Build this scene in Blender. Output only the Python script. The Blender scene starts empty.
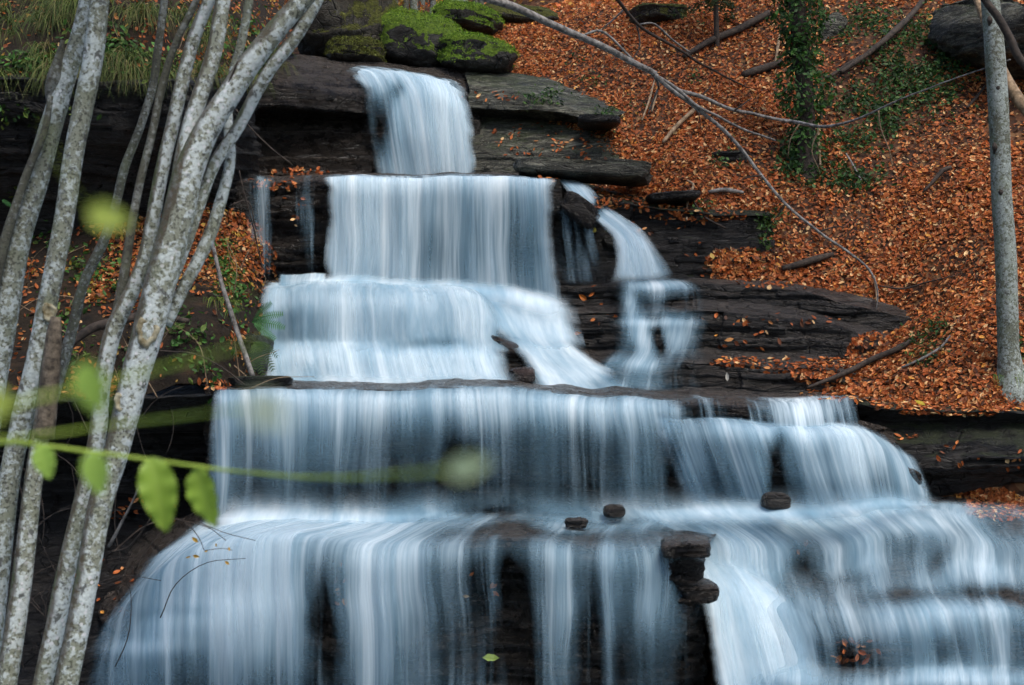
import bpy, math, random
import numpy as np
from mathutils import Vector
from mathutils.bvhtree import BVHTree

random.seed(7)
RNG = np.random.default_rng(11)
SC = bpy.context.scene
COL = SC.collection
F, CX, CY, ZC = 1400.0, 512.0, 342.5, 2.9      # camera focal length in pixels, picture centre, eye height


def P(px, py, Y):
    """World point seen at a pixel of the photograph at distance Y."""
    return np.array(((px - CX) / F * Y, Y, ZC - (py - CY) / F * Y))


# ------------------------------------------------------------------ noise
def _h(i, j, k, s):
    i = np.asarray(i).astype(np.int64); j = np.asarray(j).astype(np.int64); k = np.asarray(k).astype(np.int64)
    n = (i * 374761393 + j * 668265263 + k * 2147483647 + s * 1274126177) & 0xFFFFFFFF
    n = ((n ^ (n >> 13)) * 1274126177) & 0xFFFFFFFF
    n = ((n ^ (n >> 16)) * 2246822519) & 0xFFFFFFFF
    n = n ^ (n >> 15)
    return (n & 0xFFFFFF) / float(0xFFFFFF)


def vnoise(x, y, z, s=0):
    x, y, z = np.broadcast_arrays(np.asarray(x, float), np.asarray(y, float), np.asarray(z, float))
    i, j, k = np.floor(x), np.floor(y), np.floor(z)
    f, g, h = x - i, y - j, z - k
    f = f * f * (3 - 2 * f); g = g * g * (3 - 2 * g); h = h * h * (3 - 2 * h)
    r = 0
    for a in (0, 1):
        for b in (0, 1):
            for c in (0, 1):
                w = (f if a else 1 - f) * (g if b else 1 - g) * (h if c else 1 - h)
                r = r + w * _h(i + a, j + b, k + c, s)
    return r


def fbm(x, y, z, s=0, octv=4, rough=0.5):
    r, a, t = 0, 1.0, 0
    for o in range(octv):
        m = 2.0 ** o
        r = r + a * vnoise(x * m + o * 17.3, y * m - o * 5.1, z * m + o * 9.7, s + o)
        t += a; a *= rough
    return r / t - 0.5


def sstep(a, b, x):
    t = np.clip((x - a) / (b - a), 0, 1)
    return t * t * (3 - 2 * t)


# ------------------------------------------------------------------ meshes
def mesh_np(name, V, faces, mat=None, attrs=None, uv=None, smooth=True):
    """faces: (n,3) or (n,4) array, or a list of such arrays."""
    if isinstance(faces, np.ndarray):
        faces = [faces]
    me = bpy.data.meshes.new(name)
    V = np.asarray(V, np.float32)
    me.vertices.add(len(V)); me.vertices.foreach_set('co', V.ravel())
    loops = np.concatenate([f.ravel() for f in faces]).astype(np.int32)
    tot = np.concatenate([np.full(len(f), f.shape[1]) for f in faces]).astype(np.int32)
    start = np.concatenate(([0], np.cumsum(tot)[:-1])).astype(np.int32)
    me.loops.add(len(loops)); me.loops.foreach_set('vertex_index', loops)
    me.polygons.add(len(tot)); me.polygons.foreach_set('loop_start', start)
    me.polygons.foreach_set('loop_total', tot)
    me.polygons.foreach_set('use_smooth', np.full(len(tot), smooth))
    me.update(calc_edges=True)
    for k, a in (attrs or {}).items():
        a = np.asarray(a, np.float32)
        if a.ndim == 1:
            at = me.attributes.new(k, 'FLOAT', 'POINT'); at.data.foreach_set('value', a)
        else:
            if a.shape[1] == 3:
                a = np.hstack([a, np.ones((len(a), 1), np.float32)])
            at = me.attributes.new(k, 'FLOAT_COLOR', 'POINT'); at.data.foreach_set('color', a.ravel())
    if uv is not None:
        l = me.uv_layers.new(name='UVMap')
        l.data.foreach_set('uv', np.asarray(uv, np.float32)[loops].ravel())
    if mat is not None:
        me.materials.append(mat)
    return me


def link(name, me, parent=None, loc=(0, 0, 0)):
    o = bpy.data.objects.new(name, me)
    COL.objects.link(o)
    o.location = loc
    if parent is not None:
        o.parent = parent
    return o


def tag(o, label=None, cat=None, group=None, kind=None):
    if label: o['label'] = label
    if cat: o['category'] = cat
    if group: o['group'] = group
    if kind: o['kind'] = kind
    return o


def thing(name, label, cat, loc=(0, 0, 0), group=None):
    o = bpy.data.objects.new(name, None); COL.objects.link(o)
    o.empty_display_size = 0.1
    o.location = tuple(float(c) for c in loc)
    return tag(o, label, cat, group)


SOLID = []           # (V, F) of everything leaves and stones may rest on


def obj(name, V, faces, mat, parent=None, base=None, solid=False, **kw):
    """One mesh object given in world coordinates; its origin goes to its base."""
    V = np.asarray(V, float)
    if parent is not None:
        org = np.array(parent_world(parent))
        loc = (0, 0, 0)
        if base is not None:
            loc = tuple(np.asarray(base) - org); org = np.asarray(base)
    else:
        org = np.asarray(base) if base is not None else np.array([V[:, 0].mean(), V[:, 1].mean(), V[:, 2].min()])
        loc = tuple(org)
    if solid:
        for f in ([faces] if isinstance(faces, np.ndarray) else faces):
            SOLID.append((V, f))
    return link(name, mesh_np(name, V - org, faces, mat, **kw), parent, loc)


def parent_world(o):
    p = np.zeros(3)
    while o is not None:
        p = p + np.array(o.location); o = o.parent
    return p


def grid_faces(nu, nv, wrap=False):
    """vertices indexed v*nu+u"""
    u = np.arange(nu if wrap else nu - 1); v = np.arange(nv - 1)
    U, W = np.meshgrid(u, v)
    U, W = U.ravel(), W.ravel()
    U2 = (U + 1) % nu
    return np.stack([W * nu + U, W * nu + U2, (W + 1) * nu + U2, (W + 1) * nu + U], 1)


def resample(pts, n, smooth=True):
    pts = np.asarray(pts, float)
    dp = np.abs(np.diff(pts, axis=0))
    d = np.concatenate(([0], np.cumsum(dp[:, 0] + .12 * np.linalg.norm(dp, axis=1) + 1e-6)))
    t = np.linspace(0, d[-1], n)
    if smooth and len(pts) > 2:
        return catmull(pts, d, t)
    return np.stack([np.interp(t, d, pts[:, c]) for c in range(pts.shape[1])], 1)


def catmull(pts, d, t):
    """C1 curve through pts at parameters d (finite-difference tangents, clamped)."""
    m = np.zeros_like(pts)
    dd = np.diff(d)[:, None] + 1e-9
    sl = np.diff(pts, axis=0) / dd
    m[1:-1] = (sl[:-1] * dd[1:] + sl[1:] * dd[:-1]) / (dd[1:] + dd[:-1])
    m[0], m[-1] = sl[0], sl[-1]
    i = np.clip(np.searchsorted(d, t, side='right') - 1, 0, len(d) - 2)
    h = (d[i + 1] - d[i] + 1e-9)
    s = ((t - d[i]) / h)[:, None]; h = h[:, None]
    return ((2 * s**3 - 3 * s**2 + 1) * pts[i] + (s**3 - 2 * s**2 + s) * h * m[i]
            + (-2 * s**3 + 3 * s**2) * pts[i + 1] + (s**3 - s**2) * h * m[i + 1])


def loft(rows, nu, nv, smooth_v=0.0, smooth_u=True, soften=0):
    R = [resample([P(*p) for p in r], nu, smooth_u) for r in rows]
    R = np.array(R)                                   # rows, nu, 3
    d = np.concatenate(([0], np.cumsum(np.linalg.norm(np.diff(R, axis=0), axis=2).mean(1))))
    t = np.linspace(0, d[-1], nv)
    if True:
        i = np.clip(np.searchsorted(d, t, side='right') - 1, 0, len(d) - 2)
        s = ((t - d[i]) / (d[i + 1] - d[i]))[:, None, None]
        G = R[i] * (1 - s) + R[i + 1] * s
    for _ in range(soften):
        G[1:-1] = (G[:-2] + 2 * G[1:-1] + G[2:]) / 4
    if smooth_v:                                      # round the path over smooth_v metres
        for _ in range(int(2 * (smooth_v / (t[1] - t[0]))**2) + 1):
            G[1:-1] = (G[:-2] + 2 * G[1:-1] + G[2:]) / 4
    return G, t


def grid_normals(G):
    du = np.gradient(G, axis=1); dv = np.gradient(G, axis=0)
    n = np.cross(du, dv)
    n /= np.linalg.norm(n, axis=2, keepdims=True) + 1e-9
    f = np.sign((n * np.array([0, -0.8, 1])).sum(2, keepdims=True)); f[f == 0] = 1
    return n * f


def strata(V, seed, h, amp, brk=0.7):
    x, y, z = V[..., 0], V[..., 1], V[..., 2]
    q = z / h + 1.3 * fbm(x * .35, y * .35, z * .25, seed + 5, 3) + 0.9 * fbm(x * 1.2, y * 1.2, z * .8, seed + 6, 2) + .06 * x / h * .3
    # uneven bed thickness
    q = q + 0.8 * fbm(z * 2.2 / h * .2, 0 * z, 0 * z, seed + 7, 2)
    i = np.floor(q); f = q - i
    a = _h(i, 0 * i, 0 * i, seed)
    xb = x / brk + 9 * a + 1.2 * fbm(x * 2, y * 2, z * 2, seed + 8, 2)
    b = _h(i, np.floor(xb), 0 * i, seed + 1)
    notch = -0.45 * (1 - sstep(0, .16, f)) * (0.4 + a)
    return amp * (a * 0.9 + b * 0.7 - .8 + notch)


def lip(x, y):
    """Slow rise and fall shared by the ledges and the water on them."""
    return .10 * fbm(x * 1.7, y * .2, 0 * x, 611, 3)


def rock_loft(name, rows, nu, nv, mat, seed, label, cat='rock ledge', amp=0.10, rough=.05, soften=2, kind='structure', **kw):
    G, _ = loft(rows, nu, nv, soften=soften)
    N = grid_normals(G)
    H = N.copy(); H[..., 2] *= .15
    H /= np.linalg.norm(H, axis=2, keepdims=True) + 1e-9
    steep = 1 - np.abs(N[..., 2:3])
    d = strata(G, seed, .17, amp) + strata(G, seed + 20, .055, amp * .5, .35)
    x, y, z = G[..., 0], G[..., 1], G[..., 2]
    big = fbm(x * .8, y * .8, z * 1.2, seed + 30, 3) * .22
    fine = fbm(x * 4, y * 4, z * 9, seed + 40, 4)
    V = G + H * ((d + big * amp * 6 * .5)[..., None] * (.15 + .85 * steep)) + N * (fine * rough)[..., None]
    V[..., 2] += (fbm(x * 1.5, y * 1.5, 0 * z, seed + 50, 3) * rough * 1.2)
    V[..., 2] += lip(x, y)
    o = obj(name, V.reshape(-1, 3), grid_faces(nu, nv), mat, solid=True, **kw)
    return tag(o, label, cat, kind=kind)


# ------------------------------------------------------------------ node helpers
def newmat(name):
    m = bpy.data.materials.new(name); m.use_nodes = True
    nt = m.node_tree; nt.nodes.clear()
    return m, nt


class NT:
    def __init__(s, name):
        s.m, s.t = newmat(name)
        s.out = s.n('ShaderNodeOutputMaterial')

    def n(s, typ, **kw):
        nd = s.t.nodes.new(typ)
        for k, v in kw.items():
            setattr(nd, k, v)
        return nd

    def l(s, a, b):
        s.t.links.new(a, b)

    def set(s, sock, v):
        if hasattr(v, 'is_linked') or isinstance(v, bpy.types.NodeSocket):
            s.l(v, sock)
        else:
            sock.default_value = v

    def coord(s, which='Object'):
        return s.n('ShaderNodeTexCoord').outputs[which]

    def mapping(s, vec, scale=(1, 1, 1), loc=(0, 0, 0), rot=(0, 0, 0)):
        m = s.n('ShaderNodeMapping')
        s.l(vec, m.inputs['Vector']); m.inputs['Scale'].default_value = scale
        m.inputs['Location'].default_value = loc; m.inputs['Rotation'].default_value = rot
        return m.outputs[0]

    def noise(s, vec, scale, detail=4, rough=.55, dist=0.0):
        n = s.n('ShaderNodeTexNoise')
        s.l(vec, n.inputs['Vector']); n.inputs['Scale'].default_value = scale
        n.inputs['Detail'].default_value = detail; n.inputs['Roughness'].default_value = rough
        n.inputs['Distortion'].default_value = dist
        return n.outputs['Fac']

    def ramp(s, fac, stops, interp='LINEAR'):
        r = s.n('ShaderNodeValToRGB'); s.l(fac, r.inputs[0])
        r.color_ramp.interpolation = interp
        e = r.color_ramp.elements
        while len(e) < len(stops): e.new(0.5)
        for el, (p, c) in zip(e, stops):
            el.position = p
            el.color = (c, c, c, 1) if isinstance(c, (int, float)) else (*c, 1)
        return r.outputs[0]

    def math(s, op, a, b=0.0, c=0.0, clamp=False):
        m = s.n('ShaderNodeMath', operation=op, use_clamp=clamp)
        s.set(m.inputs[0], a); s.set(m.inputs[1], b); s.set(m.inputs[2], c)
        return m.outputs[0]

    def mix(s, fac, a, b, blend='MIX'):
        m = s.n('ShaderNodeMix', data_type='RGBA', blend_type=blend)
        s.set(m.inputs[0], fac)
        for sock, v in ((m.inputs[6], a), (m.inputs[7], b)):
            s.set(sock, (*v, 1) if isinstance(v, tuple) and len(v) == 3 else v)
        return m.outputs[2]

    def attr(s, name, out='Fac'):
        a = s.n('ShaderNodeAttribute', attribute_name=name)
        return a.outputs[out]

    def bump(s, h, strength=.5, dist=.02, normal=None):
        b = s.n('ShaderNodeBump'); s.l(h, b.inputs['Height'])
        b.inputs['Strength'].default_value = strength; b.inputs['Distance'].default_value = dist
        if normal is not None: s.l(normal, b.inputs['Normal'])
        return b.outputs[0]

    def principled(s, color, rough=.6, normal=None, spec=.5, **kw):
        p = s.n('ShaderNodeBsdfPrincipled')
        s.set(p.inputs['Base Color'], (*color, 1) if isinstance(color, tuple) and len(color) == 3 else color)
        s.set(p.inputs['Roughness'], rough); s.set(p.inputs['Specular IOR Level'], spec)
        if normal is not None: s.l(normal, p.inputs['Normal'])
        for k, v in kw.items(): s.set(p.inputs[k], v)
        return p.outputs[0]

    def done(s, shader):
        s.l(shader, s.out.inputs['Surface']); return s.m
# ------------------------------------------------------------------ materials
def mat_rock(name, dark=(.004, .004, .004), mid=(.015, .014, .0135), light=(.085, .080, .074), moss=0.0, wet=.3, brown=.3, bedz=8.0, silt=0.0,
             mosscol=((.020, .038, .006), (.075, .13, .012)), moss_lo=.2):
    m = NT(name)
    co = m.coord()
    warp = m.n('ShaderNodeVectorMath', operation='ADD')
    nz = m.n('ShaderNodeTexNoise'); m.l(co, nz.inputs['Vector']); nz.inputs['Scale'].default_value = 1.7; nz.inputs['Detail'].default_value = 4
    sc = m.n('ShaderNodeVectorMath', operation='SCALE'); m.l(nz.outputs['Color'], sc.inputs[0]); sc.inputs[3].default_value = .16
    m.l(co, warp.inputs[0]); m.l(sc.outputs[0], warp.inputs[1])
    wc = warp.outputs[0]
    n1 = m.noise(m.mapping(wc, (1, 1, 1 + .4 * bedz)), 1.7, 7, .66)
    n2 = m.noise(co, 7, 6, .65)
    bed = m.noise(m.mapping(wc, (.9, .9, bedz)), 5, 6, .72)
    fine = m.noise(m.mapping(wc, (1, 1, 1 + .22 * bedz)), 26, 5, .7)
    c = m.ramp(n1, [(.30, dark), (.50, mid), (.72, light)])
    c = m.mix(m.ramp(bed, [(.40, 0), (.55, .85)]), c, dark)
    c = m.mix(m.ramp(bed, [(.24, .55), (.36, 0)]), c, light)
    c = m.mix(m.ramp(n2, [(.45, 0), (.70, brown)]), c, (.040, .027, .019))
    c = m.mix(m.ramp(fine, [(.52, 0), (.68, .6)]), c, dark)
    c = m.mix(m.ramp(m.noise(co, 45, 3, .6), [(.64, 0), (.70, .6)]), c, tuple(1.5 * l for l in light))
    vo = m.n('ShaderNodeTexVoronoi', feature='DISTANCE_TO_EDGE'); m.l(m.mapping(wc, (1, 1, .8 + .55 * bedz)), vo.inputs[0]); vo.inputs['Scale'].default_value = 3.4
    crack = m.ramp(vo.outputs['Distance'], [(.0, 1), (.035, 0)])
    c = m.mix(m.math('MULTIPLY', crack, .8), c, (.003, .003, .003))
    if silt:           # brown silt and algae lie on the wet treads
        g0 = m.n('ShaderNodeNewGeometry')
        sp0 = m.n('ShaderNodeSeparateXYZ'); m.l(g0.outputs['Normal'], sp0.inputs[0])
        sf = m.math('MULTIPLY', m.ramp(m.math('ADD', sp0.outputs['Z'], m.math('MULTIPLY', m.math('SUBTRACT', n2, .5), .8)), [(.45, 0), (.75, 1)]), silt)
        c = m.mix(sf, c, m.ramp(fine, [(.3, (.030, .025, .021)), (.7, (.13, .108, .09))]))
    h = m.math('ADD', m.math('MULTIPLY', bed, 1.2), m.math('SUBTRACT', m.math('MULTIPLY', fine, .9), m.math('MULTIPLY', crack, .7)))
    rough = m.ramp(n2, [(.3, wet * .8), (.7, min(.95, wet + .3))])
    if moss > 0:
        g = m.n('ShaderNodeNewGeometry')
        sep = m.n('ShaderNodeSeparateXYZ'); m.l(g.outputs['Normal'], sep.inputs[0])
        mn = m.math('ADD', m.math('MULTIPLY', sep.outputs['Z'], .75), m.math('MULTIPLY', m.math('SUBTRACT', m.noise(co, 3.6, 6, .7), .5), 1.9))
        mf = m.math('MULTIPLY', m.ramp(mn, [(moss_lo, 0), (moss_lo + .28, 1)]), moss)
        mc = m.ramp(m.noise(co, 16, 6, .75), [(.32, mosscol[0]), (.68, mosscol[1])])
        c = m.mix(mf, c, mc)
        rough = m.mix(mf, rough, (.95, .95, .95))
        h = m.math('ADD', h, m.math('MULTIPLY', mf, m.math('MULTIPLY', m.noise(co, 60, 5, .8), 2.2)))
    return m.done(m.principled(c, rough, m.bump(h, 1.0, .06), .38))


def mat_water(name, scale=7.0, vs=.09, maxa=.96, tint=(.84, .93, .96), thin=(.255, .45, .58), haze=0.0, width=.46, hlo=.46):
    m = NT(name)
    uv = m.coord('UV')
    d = m.attr('dens')
    wob = m.n('ShaderNodeVectorMath', operation='ADD')
    m.l(m.mapping(uv, (1, vs, 1)), wob.inputs[0]); wob.inputs[1].default_value = (3.1, 1.7, 0)
    s1 = m.noise(wob.outputs[0], scale, 3, .55)
    s2 = m.noise(m.mapping(uv, (1, vs * .8, 1), (9, 2, 0)), scale * 4.2, 3, .6)
    s0 = m.noise(m.mapping(uv, (1, vs * .6, 1), (2, 5, 0)), scale * .28, 2, .5)
    st = m.math('ADD', m.math('MULTIPLY', s0, .34), m.math('ADD', m.math('MULTIPLY', s1, .44), m.math('MULTIPLY', s2, .22)))
    st = m.math('MULTIPLY_ADD', m.math('SUBTRACT', st, .5), 1.25, .5)
    lo = m.math('MULTIPLY_ADD', d, -.66, .74)
    hi = m.math('ADD', lo, width)
    mr = m.n('ShaderNodeMapRange', interpolation_type='SMOOTHSTEP')
    m.l(st, mr.inputs[0]); m.l(lo, mr.inputs[1]); m.l(hi, mr.inputs[2])
    a = m.math('MULTIPLY', mr.outputs[0], maxa)
    if haze:          # the blurred body of water between the strands
        hz = m.math('MULTIPLY', m.ramp(m.math('MULTIPLY_ADD', m.math('SUBTRACT', m.noise(m.mapping(uv, (1, vs * 3, 1), (5, 7, 0)), 2.6, 2, .5), .5), .5, d), [(hlo, 0), (1.02, 1)]), haze)
        a = m.math('SUBTRACT', 1.0, m.math('MULTIPLY', m.math('SUBTRACT', 1.0, a), m.math('SUBTRACT', 1.0, hz)))
    a = m.math('MULTIPLY', a, m.attr('edge'))
    col = m.mix(m.math('MULTIPLY', mr.outputs[0], m.ramp(st, [(.28, .35), (.62, 1)])), thin, tint)
    df = m.n('ShaderNodeBsdfDiffuse'); m.l(col, df.inputs[0])
    tl = m.n('ShaderNodeBsdfTranslucent'); m.l(col, tl.inputs[0])
    b = m.bump(s1, .22, .05); m.l(b, df.inputs['Normal'])
    mx = m.n('ShaderNodeMixShader'); mx.inputs[0].default_value = .35
    m.l(df.outputs[0], mx.inputs[1]); m.l(tl.outputs[0], mx.inputs[2])
    tr = m.n('ShaderNodeBsdfTransparent')
    m2 = m.n('ShaderNodeMixShader'); m.l(a, m2.inputs[0])
    m.l(tr.outputs[0], m2.inputs[1]); m.l(mx.outputs[0], m2.inputs[2])
    return m.done(m2.outputs[0])


def mat_bark(name, dark=(.035, .034, .028), light=(.30, .33, .33), brown=.35, pale=.5, scale=1.0, mossy=.0):
    """Smooth bark under plates of pale lichen with crisp edges, dark specks, and an older brown side."""
    m = NT(name)
    co = m.coord()
    big = m.noise(co, 3.0 * scale, 3, .6)
    pl = m.math('ADD', m.noise(co, 34 * scale, 6, .66, .3), m.math('MULTIPLY', m.math('SUBTRACT', big, .5), .55))
    sp = m.noise(co, 75 * scale, 3, .6)
    base = m.mix(m.noise(co, 12 * scale, 5, .65), (.30 * light[0], .28 * light[1], .20 * light[2]), (.62 * light[0], .60 * light[1], .50 * light[2]))
    c = m.mix(m.ramp(sp, [(.50, 0), (.60, .8)]), base, dark)
    p0 = .58 - .22 * pale
    c = m.mix(m.ramp(pl, [(p0, 0), (p0 + .07, 1)]), c, m.mix(m.ramp(sp, [(.42, 0), (.62, .55)]), light, tuple(.55 * l for l in light)))
    c = m.mix(m.ramp(m.noise(co, 17 * scale, 4, .6), [(.60, 0), (.66, .85)]), c, dark)
    c = m.mix(m.ramp(m.noise(co, 4.5 * scale, 4, .6), [(.52, 0), (.68, .3)]), c, m.mix(sp, (.10, .115, .05), (.22, .26, .15)))
    vor = m.n('ShaderNodeTexVoronoi'); m.l(co, vor.inputs[0]); vor.inputs['Scale'].default_value = 30 * scale
    c = m.mix(m.math('MULTIPLY', m.ramp(vor.outputs['Distance'], [(.20, 1), (.28, 0)]), m.ramp(big, [(.42, 0), (.56, .9)])), c, tuple(min(.6, 1.35 * l) for l in light))
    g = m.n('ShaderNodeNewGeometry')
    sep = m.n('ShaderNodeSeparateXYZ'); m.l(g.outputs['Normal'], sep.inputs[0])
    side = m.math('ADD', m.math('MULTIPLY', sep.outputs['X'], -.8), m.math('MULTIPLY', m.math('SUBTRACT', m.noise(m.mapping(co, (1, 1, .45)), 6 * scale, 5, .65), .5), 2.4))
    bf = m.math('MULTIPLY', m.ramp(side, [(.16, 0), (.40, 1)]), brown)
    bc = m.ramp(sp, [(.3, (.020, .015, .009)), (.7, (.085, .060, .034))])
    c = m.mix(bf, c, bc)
    if mossy:
        mf = m.math('MULTIPLY', m.ramp(m.math('ADD', side, m.math('MULTIPLY', m.math('SUBTRACT', m.noise(co, 6, 4, .6), .5), 2)), [(.60, 0), (.9, 1)]), mossy)
        c = m.mix(mf, c, m.ramp(m.noise(co, 40, 3, .6), [(.3, (.018, .03, .006)), (.7, (.06, .085, .015))]))
    h = m.math('ADD', m.math('MULTIPLY', pl, .8), m.math('MULTIPLY', sp, .5))
    return m.done(m.principled(c, .85, m.bump(h, .6, .01), .3))


def mat_leafcol(name, transl=.3, rough=.6, gloss=.3):
    m = NT(name)
    c = m.attr('col', 'Color')
    p = m.principled(c, rough, None, gloss)
    t = m.n('ShaderNodeBsdfTranslucent'); m.l(c, t.inputs[0])
    mx = m.n('ShaderNodeMixShader'); mx.inputs[0].default_value = transl
    m.l(p, mx.inputs[1]); m.l(t.outputs[0], mx.inputs[2])
    return m.done(mx.outputs[0])


def mat_litter(name):
    m = NT(name)
    co = m.coord()
    v = m.n('ShaderNodeTexVoronoi'); m.l(co, v.inputs[0]); v.inputs['Scale'].default_value = 16
    sep = m.n('ShaderNodeSeparateColor'); m.l(v.outputs['Color'], sep.inputs[0])
    c = m.ramp(sep.outputs[0], [(0, (.018, .009, .005)), (.45, (.05, .02, .009)), (.8, (.09, .035, .013)), (1, (.15, .08, .035))])
    c = m.mix(m.ramp(m.noise(co, 1.6, 5, .6), [(.5, 0), (.68, .85)]), c, (.022, .014, .009))
    return m.done(m.principled(c, .8, m.bump(v.outputs['Distance'], .8, .03), .2))


def mat_soil(name):
    m = NT(name)
    co = m.coord()
    n = m.noise(co, 3, 8, .65)
    c = m.ramp(n, [(.3, (.006, .005, .004)), (.55, (.022, .015, .009)), (.75, (.06, .034, .016))])
    c = m.mix(m.ramp(m.noise(co, 1.3, 4, .6), [(.58, 0), (.7, .6)]), c, (.02, .028, .007))
    return m.done(m.principled(c, .9, m.bump(m.noise(co, 22, 6, .7), .9, .05), .2))


def mat_green(name, c1, c2, transl=.45, sc=6):
    m = NT(name)
    co = m.coord()
    c = m.ramp(m.noise(co, sc, 4, .6), [(.3, c1), (.7, c2)])
    p = m.principled(c, .5, None, .3)
    t = m.n('ShaderNodeBsdfTranslucent'); m.l(c, t.inputs[0])
    mx = m.n('ShaderNodeMixShader'); mx.inputs[0].default_value = transl
    m.l(p, mx.inputs[1]); m.l(t.outputs[0], mx.inputs[2])
    return m.done(mx.outputs[0])


def mat_wood(name, c1, c2, sc=20):
    m = NT(name)
    co = m.coord()
    c = m.ramp(m.noise(co, sc, 5, .65), [(.35, c1), (.65, c2)])
    return m.done(m.principled(c, .8, m.bump(m.noise(co, sc * 3, 4, .6), .5, .01), .3))


M_ROCKDARK = mat_rock('black shale', brown=.2)
M_ROCK = mat_rock('dark shale', mid=(.042, .038, .033), light=(.165, .148, .13), brown=.3, silt=.5)
M_ROCKWET = mat_rock('wet brown shale', dark=(.004, .0035, .003), mid=(.019, .015, .012), light=(.10, .082, .070), wet=.16, brown=.3, silt=.6)
M_ROCKBROWN = mat_rock('brown algae covered shale', dark=(.010, .008, .007), mid=(.05, .039, .032), light=(.13, .105, .088), wet=.16, brown=.5, silt=.9)
M_ROCKMOSS = mat_rock('dark mossy shale', moss=.75, brown=.25, moss_lo=.50, mosscol=((.012, .020, .005), (.045, .06, .012)))
M_ROCKGREY = mat_rock('grey green slab', dark=(.016, .017, .013), mid=(.17, .165, .125), light=(.40, .385, .29), moss=.3, moss_lo=.45, wet=.5, brown=.2)
M_BOULDER = mat_rock('mossy boulder stone', dark=(.014, .013, .011), mid=(.04, .037, .03), light=(.10, .10, .09), moss=1.0, moss_lo=-.22, bedz=1.6, wet=.55, brown=.3,
                     mosscol=((.055, .11, .008), (.26, .40, .03)))
M_BOULDERB = mat_rock('brown mossy boulder stone', dark=(.018, .015, .010), mid=(.05, .042, .026), light=(.13, .13, .11), moss=.92, moss_lo=-.2, bedz=1.2, wet=.6, brown=.5,
                      mosscol=((.05, .052, .010), (.19, .20, .03)))
M_WATER = mat_water('silky water', haze=.9, width=.54, hlo=.38)
M_VEIL = mat_water('front strands of water', scale=9.0, vs=.03, maxa=.7, width=.54)
M_CURTAIN = mat_water('water curtain', scale=7.5, vs=.03, haze=.88, width=.52, hlo=.34)
M_STRAND = mat_water('thin water strands', scale=8.0, vs=.03, haze=.78, width=.54, hlo=.36)
M_WATERFINE = mat_water('silky water in fine strands', scale=10.0, vs=.05)
M_WATERSOFT = mat_water('soft water', scale=3.2, vs=.25, haze=.97, width=.6, hlo=.36)
M_LITTER = mat_litter('beech leaf litter')
M_SOIL = mat_soil('dark forest soil')
M_LEAF = mat_leafcol('dry leaves')
M_IVY = mat_leafcol('ivy leaves', .3, .6, .3)
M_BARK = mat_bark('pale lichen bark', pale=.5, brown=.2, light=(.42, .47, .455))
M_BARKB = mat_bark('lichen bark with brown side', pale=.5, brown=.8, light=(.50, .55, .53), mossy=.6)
M_BARKD = mat_bark('dark thin bark', pale=.25, brown=.4, light=(.17, .18, .165))
M_BARKG = mat_bark('grey beech bark', pale=.58, brown=.25, light=(.24, .27, .25), mossy=.35)
M_STUMP = mat_wood('weathered brown bark', (.022, .017, .012), (.16, .13, .095), 30)
M_STICK = mat_wood('grey dead wood', (.05, .045, .04), (.26, .245, .225), 18)
M_STICKD = mat_wood('dark dead wood', (.012, .009, .007), (.055, .04, .03), 18)
M_STICKT = mat_wood('tan dead wood', (.10, .065, .035), (.30, .21, .13), 18)
M_GRASS = mat_leafcol('grass blades', .35, .6, .2)
# ------------------------------------------------------------------ slopes
CTRL = [(1000, 412, 12.2), (1250, 412, 12.2), (850, 408, 12.9), (740, 286, 15.05), (680, 205, 15.5), (600, 187, 16.3),
        (560, 125, 17.3), (500, 90, 18.1), (480, 45, 19.4), (515, 22, 20.6), (900, 330, 14.5), (840, 362, 14.0), (900, 385, 12.9), (780, 395, 13.6),
        (1000, 300, 13.4), (1000, 200, 15), (1000, 100, 16.5), (1000, 0, 18.2), (800, 200, 15.8), (800, 100, 17.3), (800, 0, 19.2),
        (650, 100, 17.7), (650, 0, 20.3), (575, 8, 21.2), (512, 26, 26), (400, 32, 26), (300, 32, 24), (400, 18, 38), (540, 4, 38), (400, -50, 46), (250, -50, 46), (560, -80, 46), (250, 16, 38),
        (700, -150, 30), (1100, -300, 30), (1300, 200, 15), (1300, 0, 18), (1500, -300, 24), (400, 80, 18.7), (300, 66, 19.3),
        (400, 205, 17.0), (400, 335, 15.5), (400, 425, 13.8), (400, 570, 12.6), (400, 720, 11.6), (250, 330, 15.6), (250, 560, 12.8), (100, 720, 11.8),
        (650, 330, 15.3), (650, 430, 13.6), (900, 560, 11.9), (1000, 640, 11.2), (650, 600, 12.3), (700, 740, 11.3), (1200, 620, 11.2), (1000, 540, 11.9)]
_C = np.array([P(*c) for c in CTRL])


def _phi(r2):
    return np.where(r2 > 1e-12, r2 * np.log(np.maximum(r2, 1e-12)), 0)


_d2 = ((_C[:, None, :2] - _C[None, :, :2])**2).sum(2)
_n = len(_C)
_A = np.zeros((_n + 3, _n + 3))
_A[:_n, :_n] = _phi(_d2) + np.eye(_n) * .6
_A[:_n, _n:] = np.c_[np.ones(_n), _C[:, :2]]
_A[_n:, :_n] = _A[:_n, _n:].T
_W = np.linalg.solve(_A, np.r_[_C[:, 2], 0, 0, 0])


def HS(x, y):
    x = np.asarray(x, float); y = np.asarray(y, float)
    z = _W[_n] + _W[_n + 1] * x + _W[_n + 2] * y
    for k in range(_n):
        z = z + _W[k] * _phi((x - _C[k, 0])**2 + (y - _C[k, 1])**2)
    far = sstep(26, 34, y)
    return z + fbm(x * .9, y * .9, 0 * x, 60, 4) * (.22 + .2 * far) + fbm(x * .28, y * .28, 0 * x, 66, 2) * .35 + fbm(x * 2.3, y * 2.3, 0 * x, 68, 3) * .16


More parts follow.
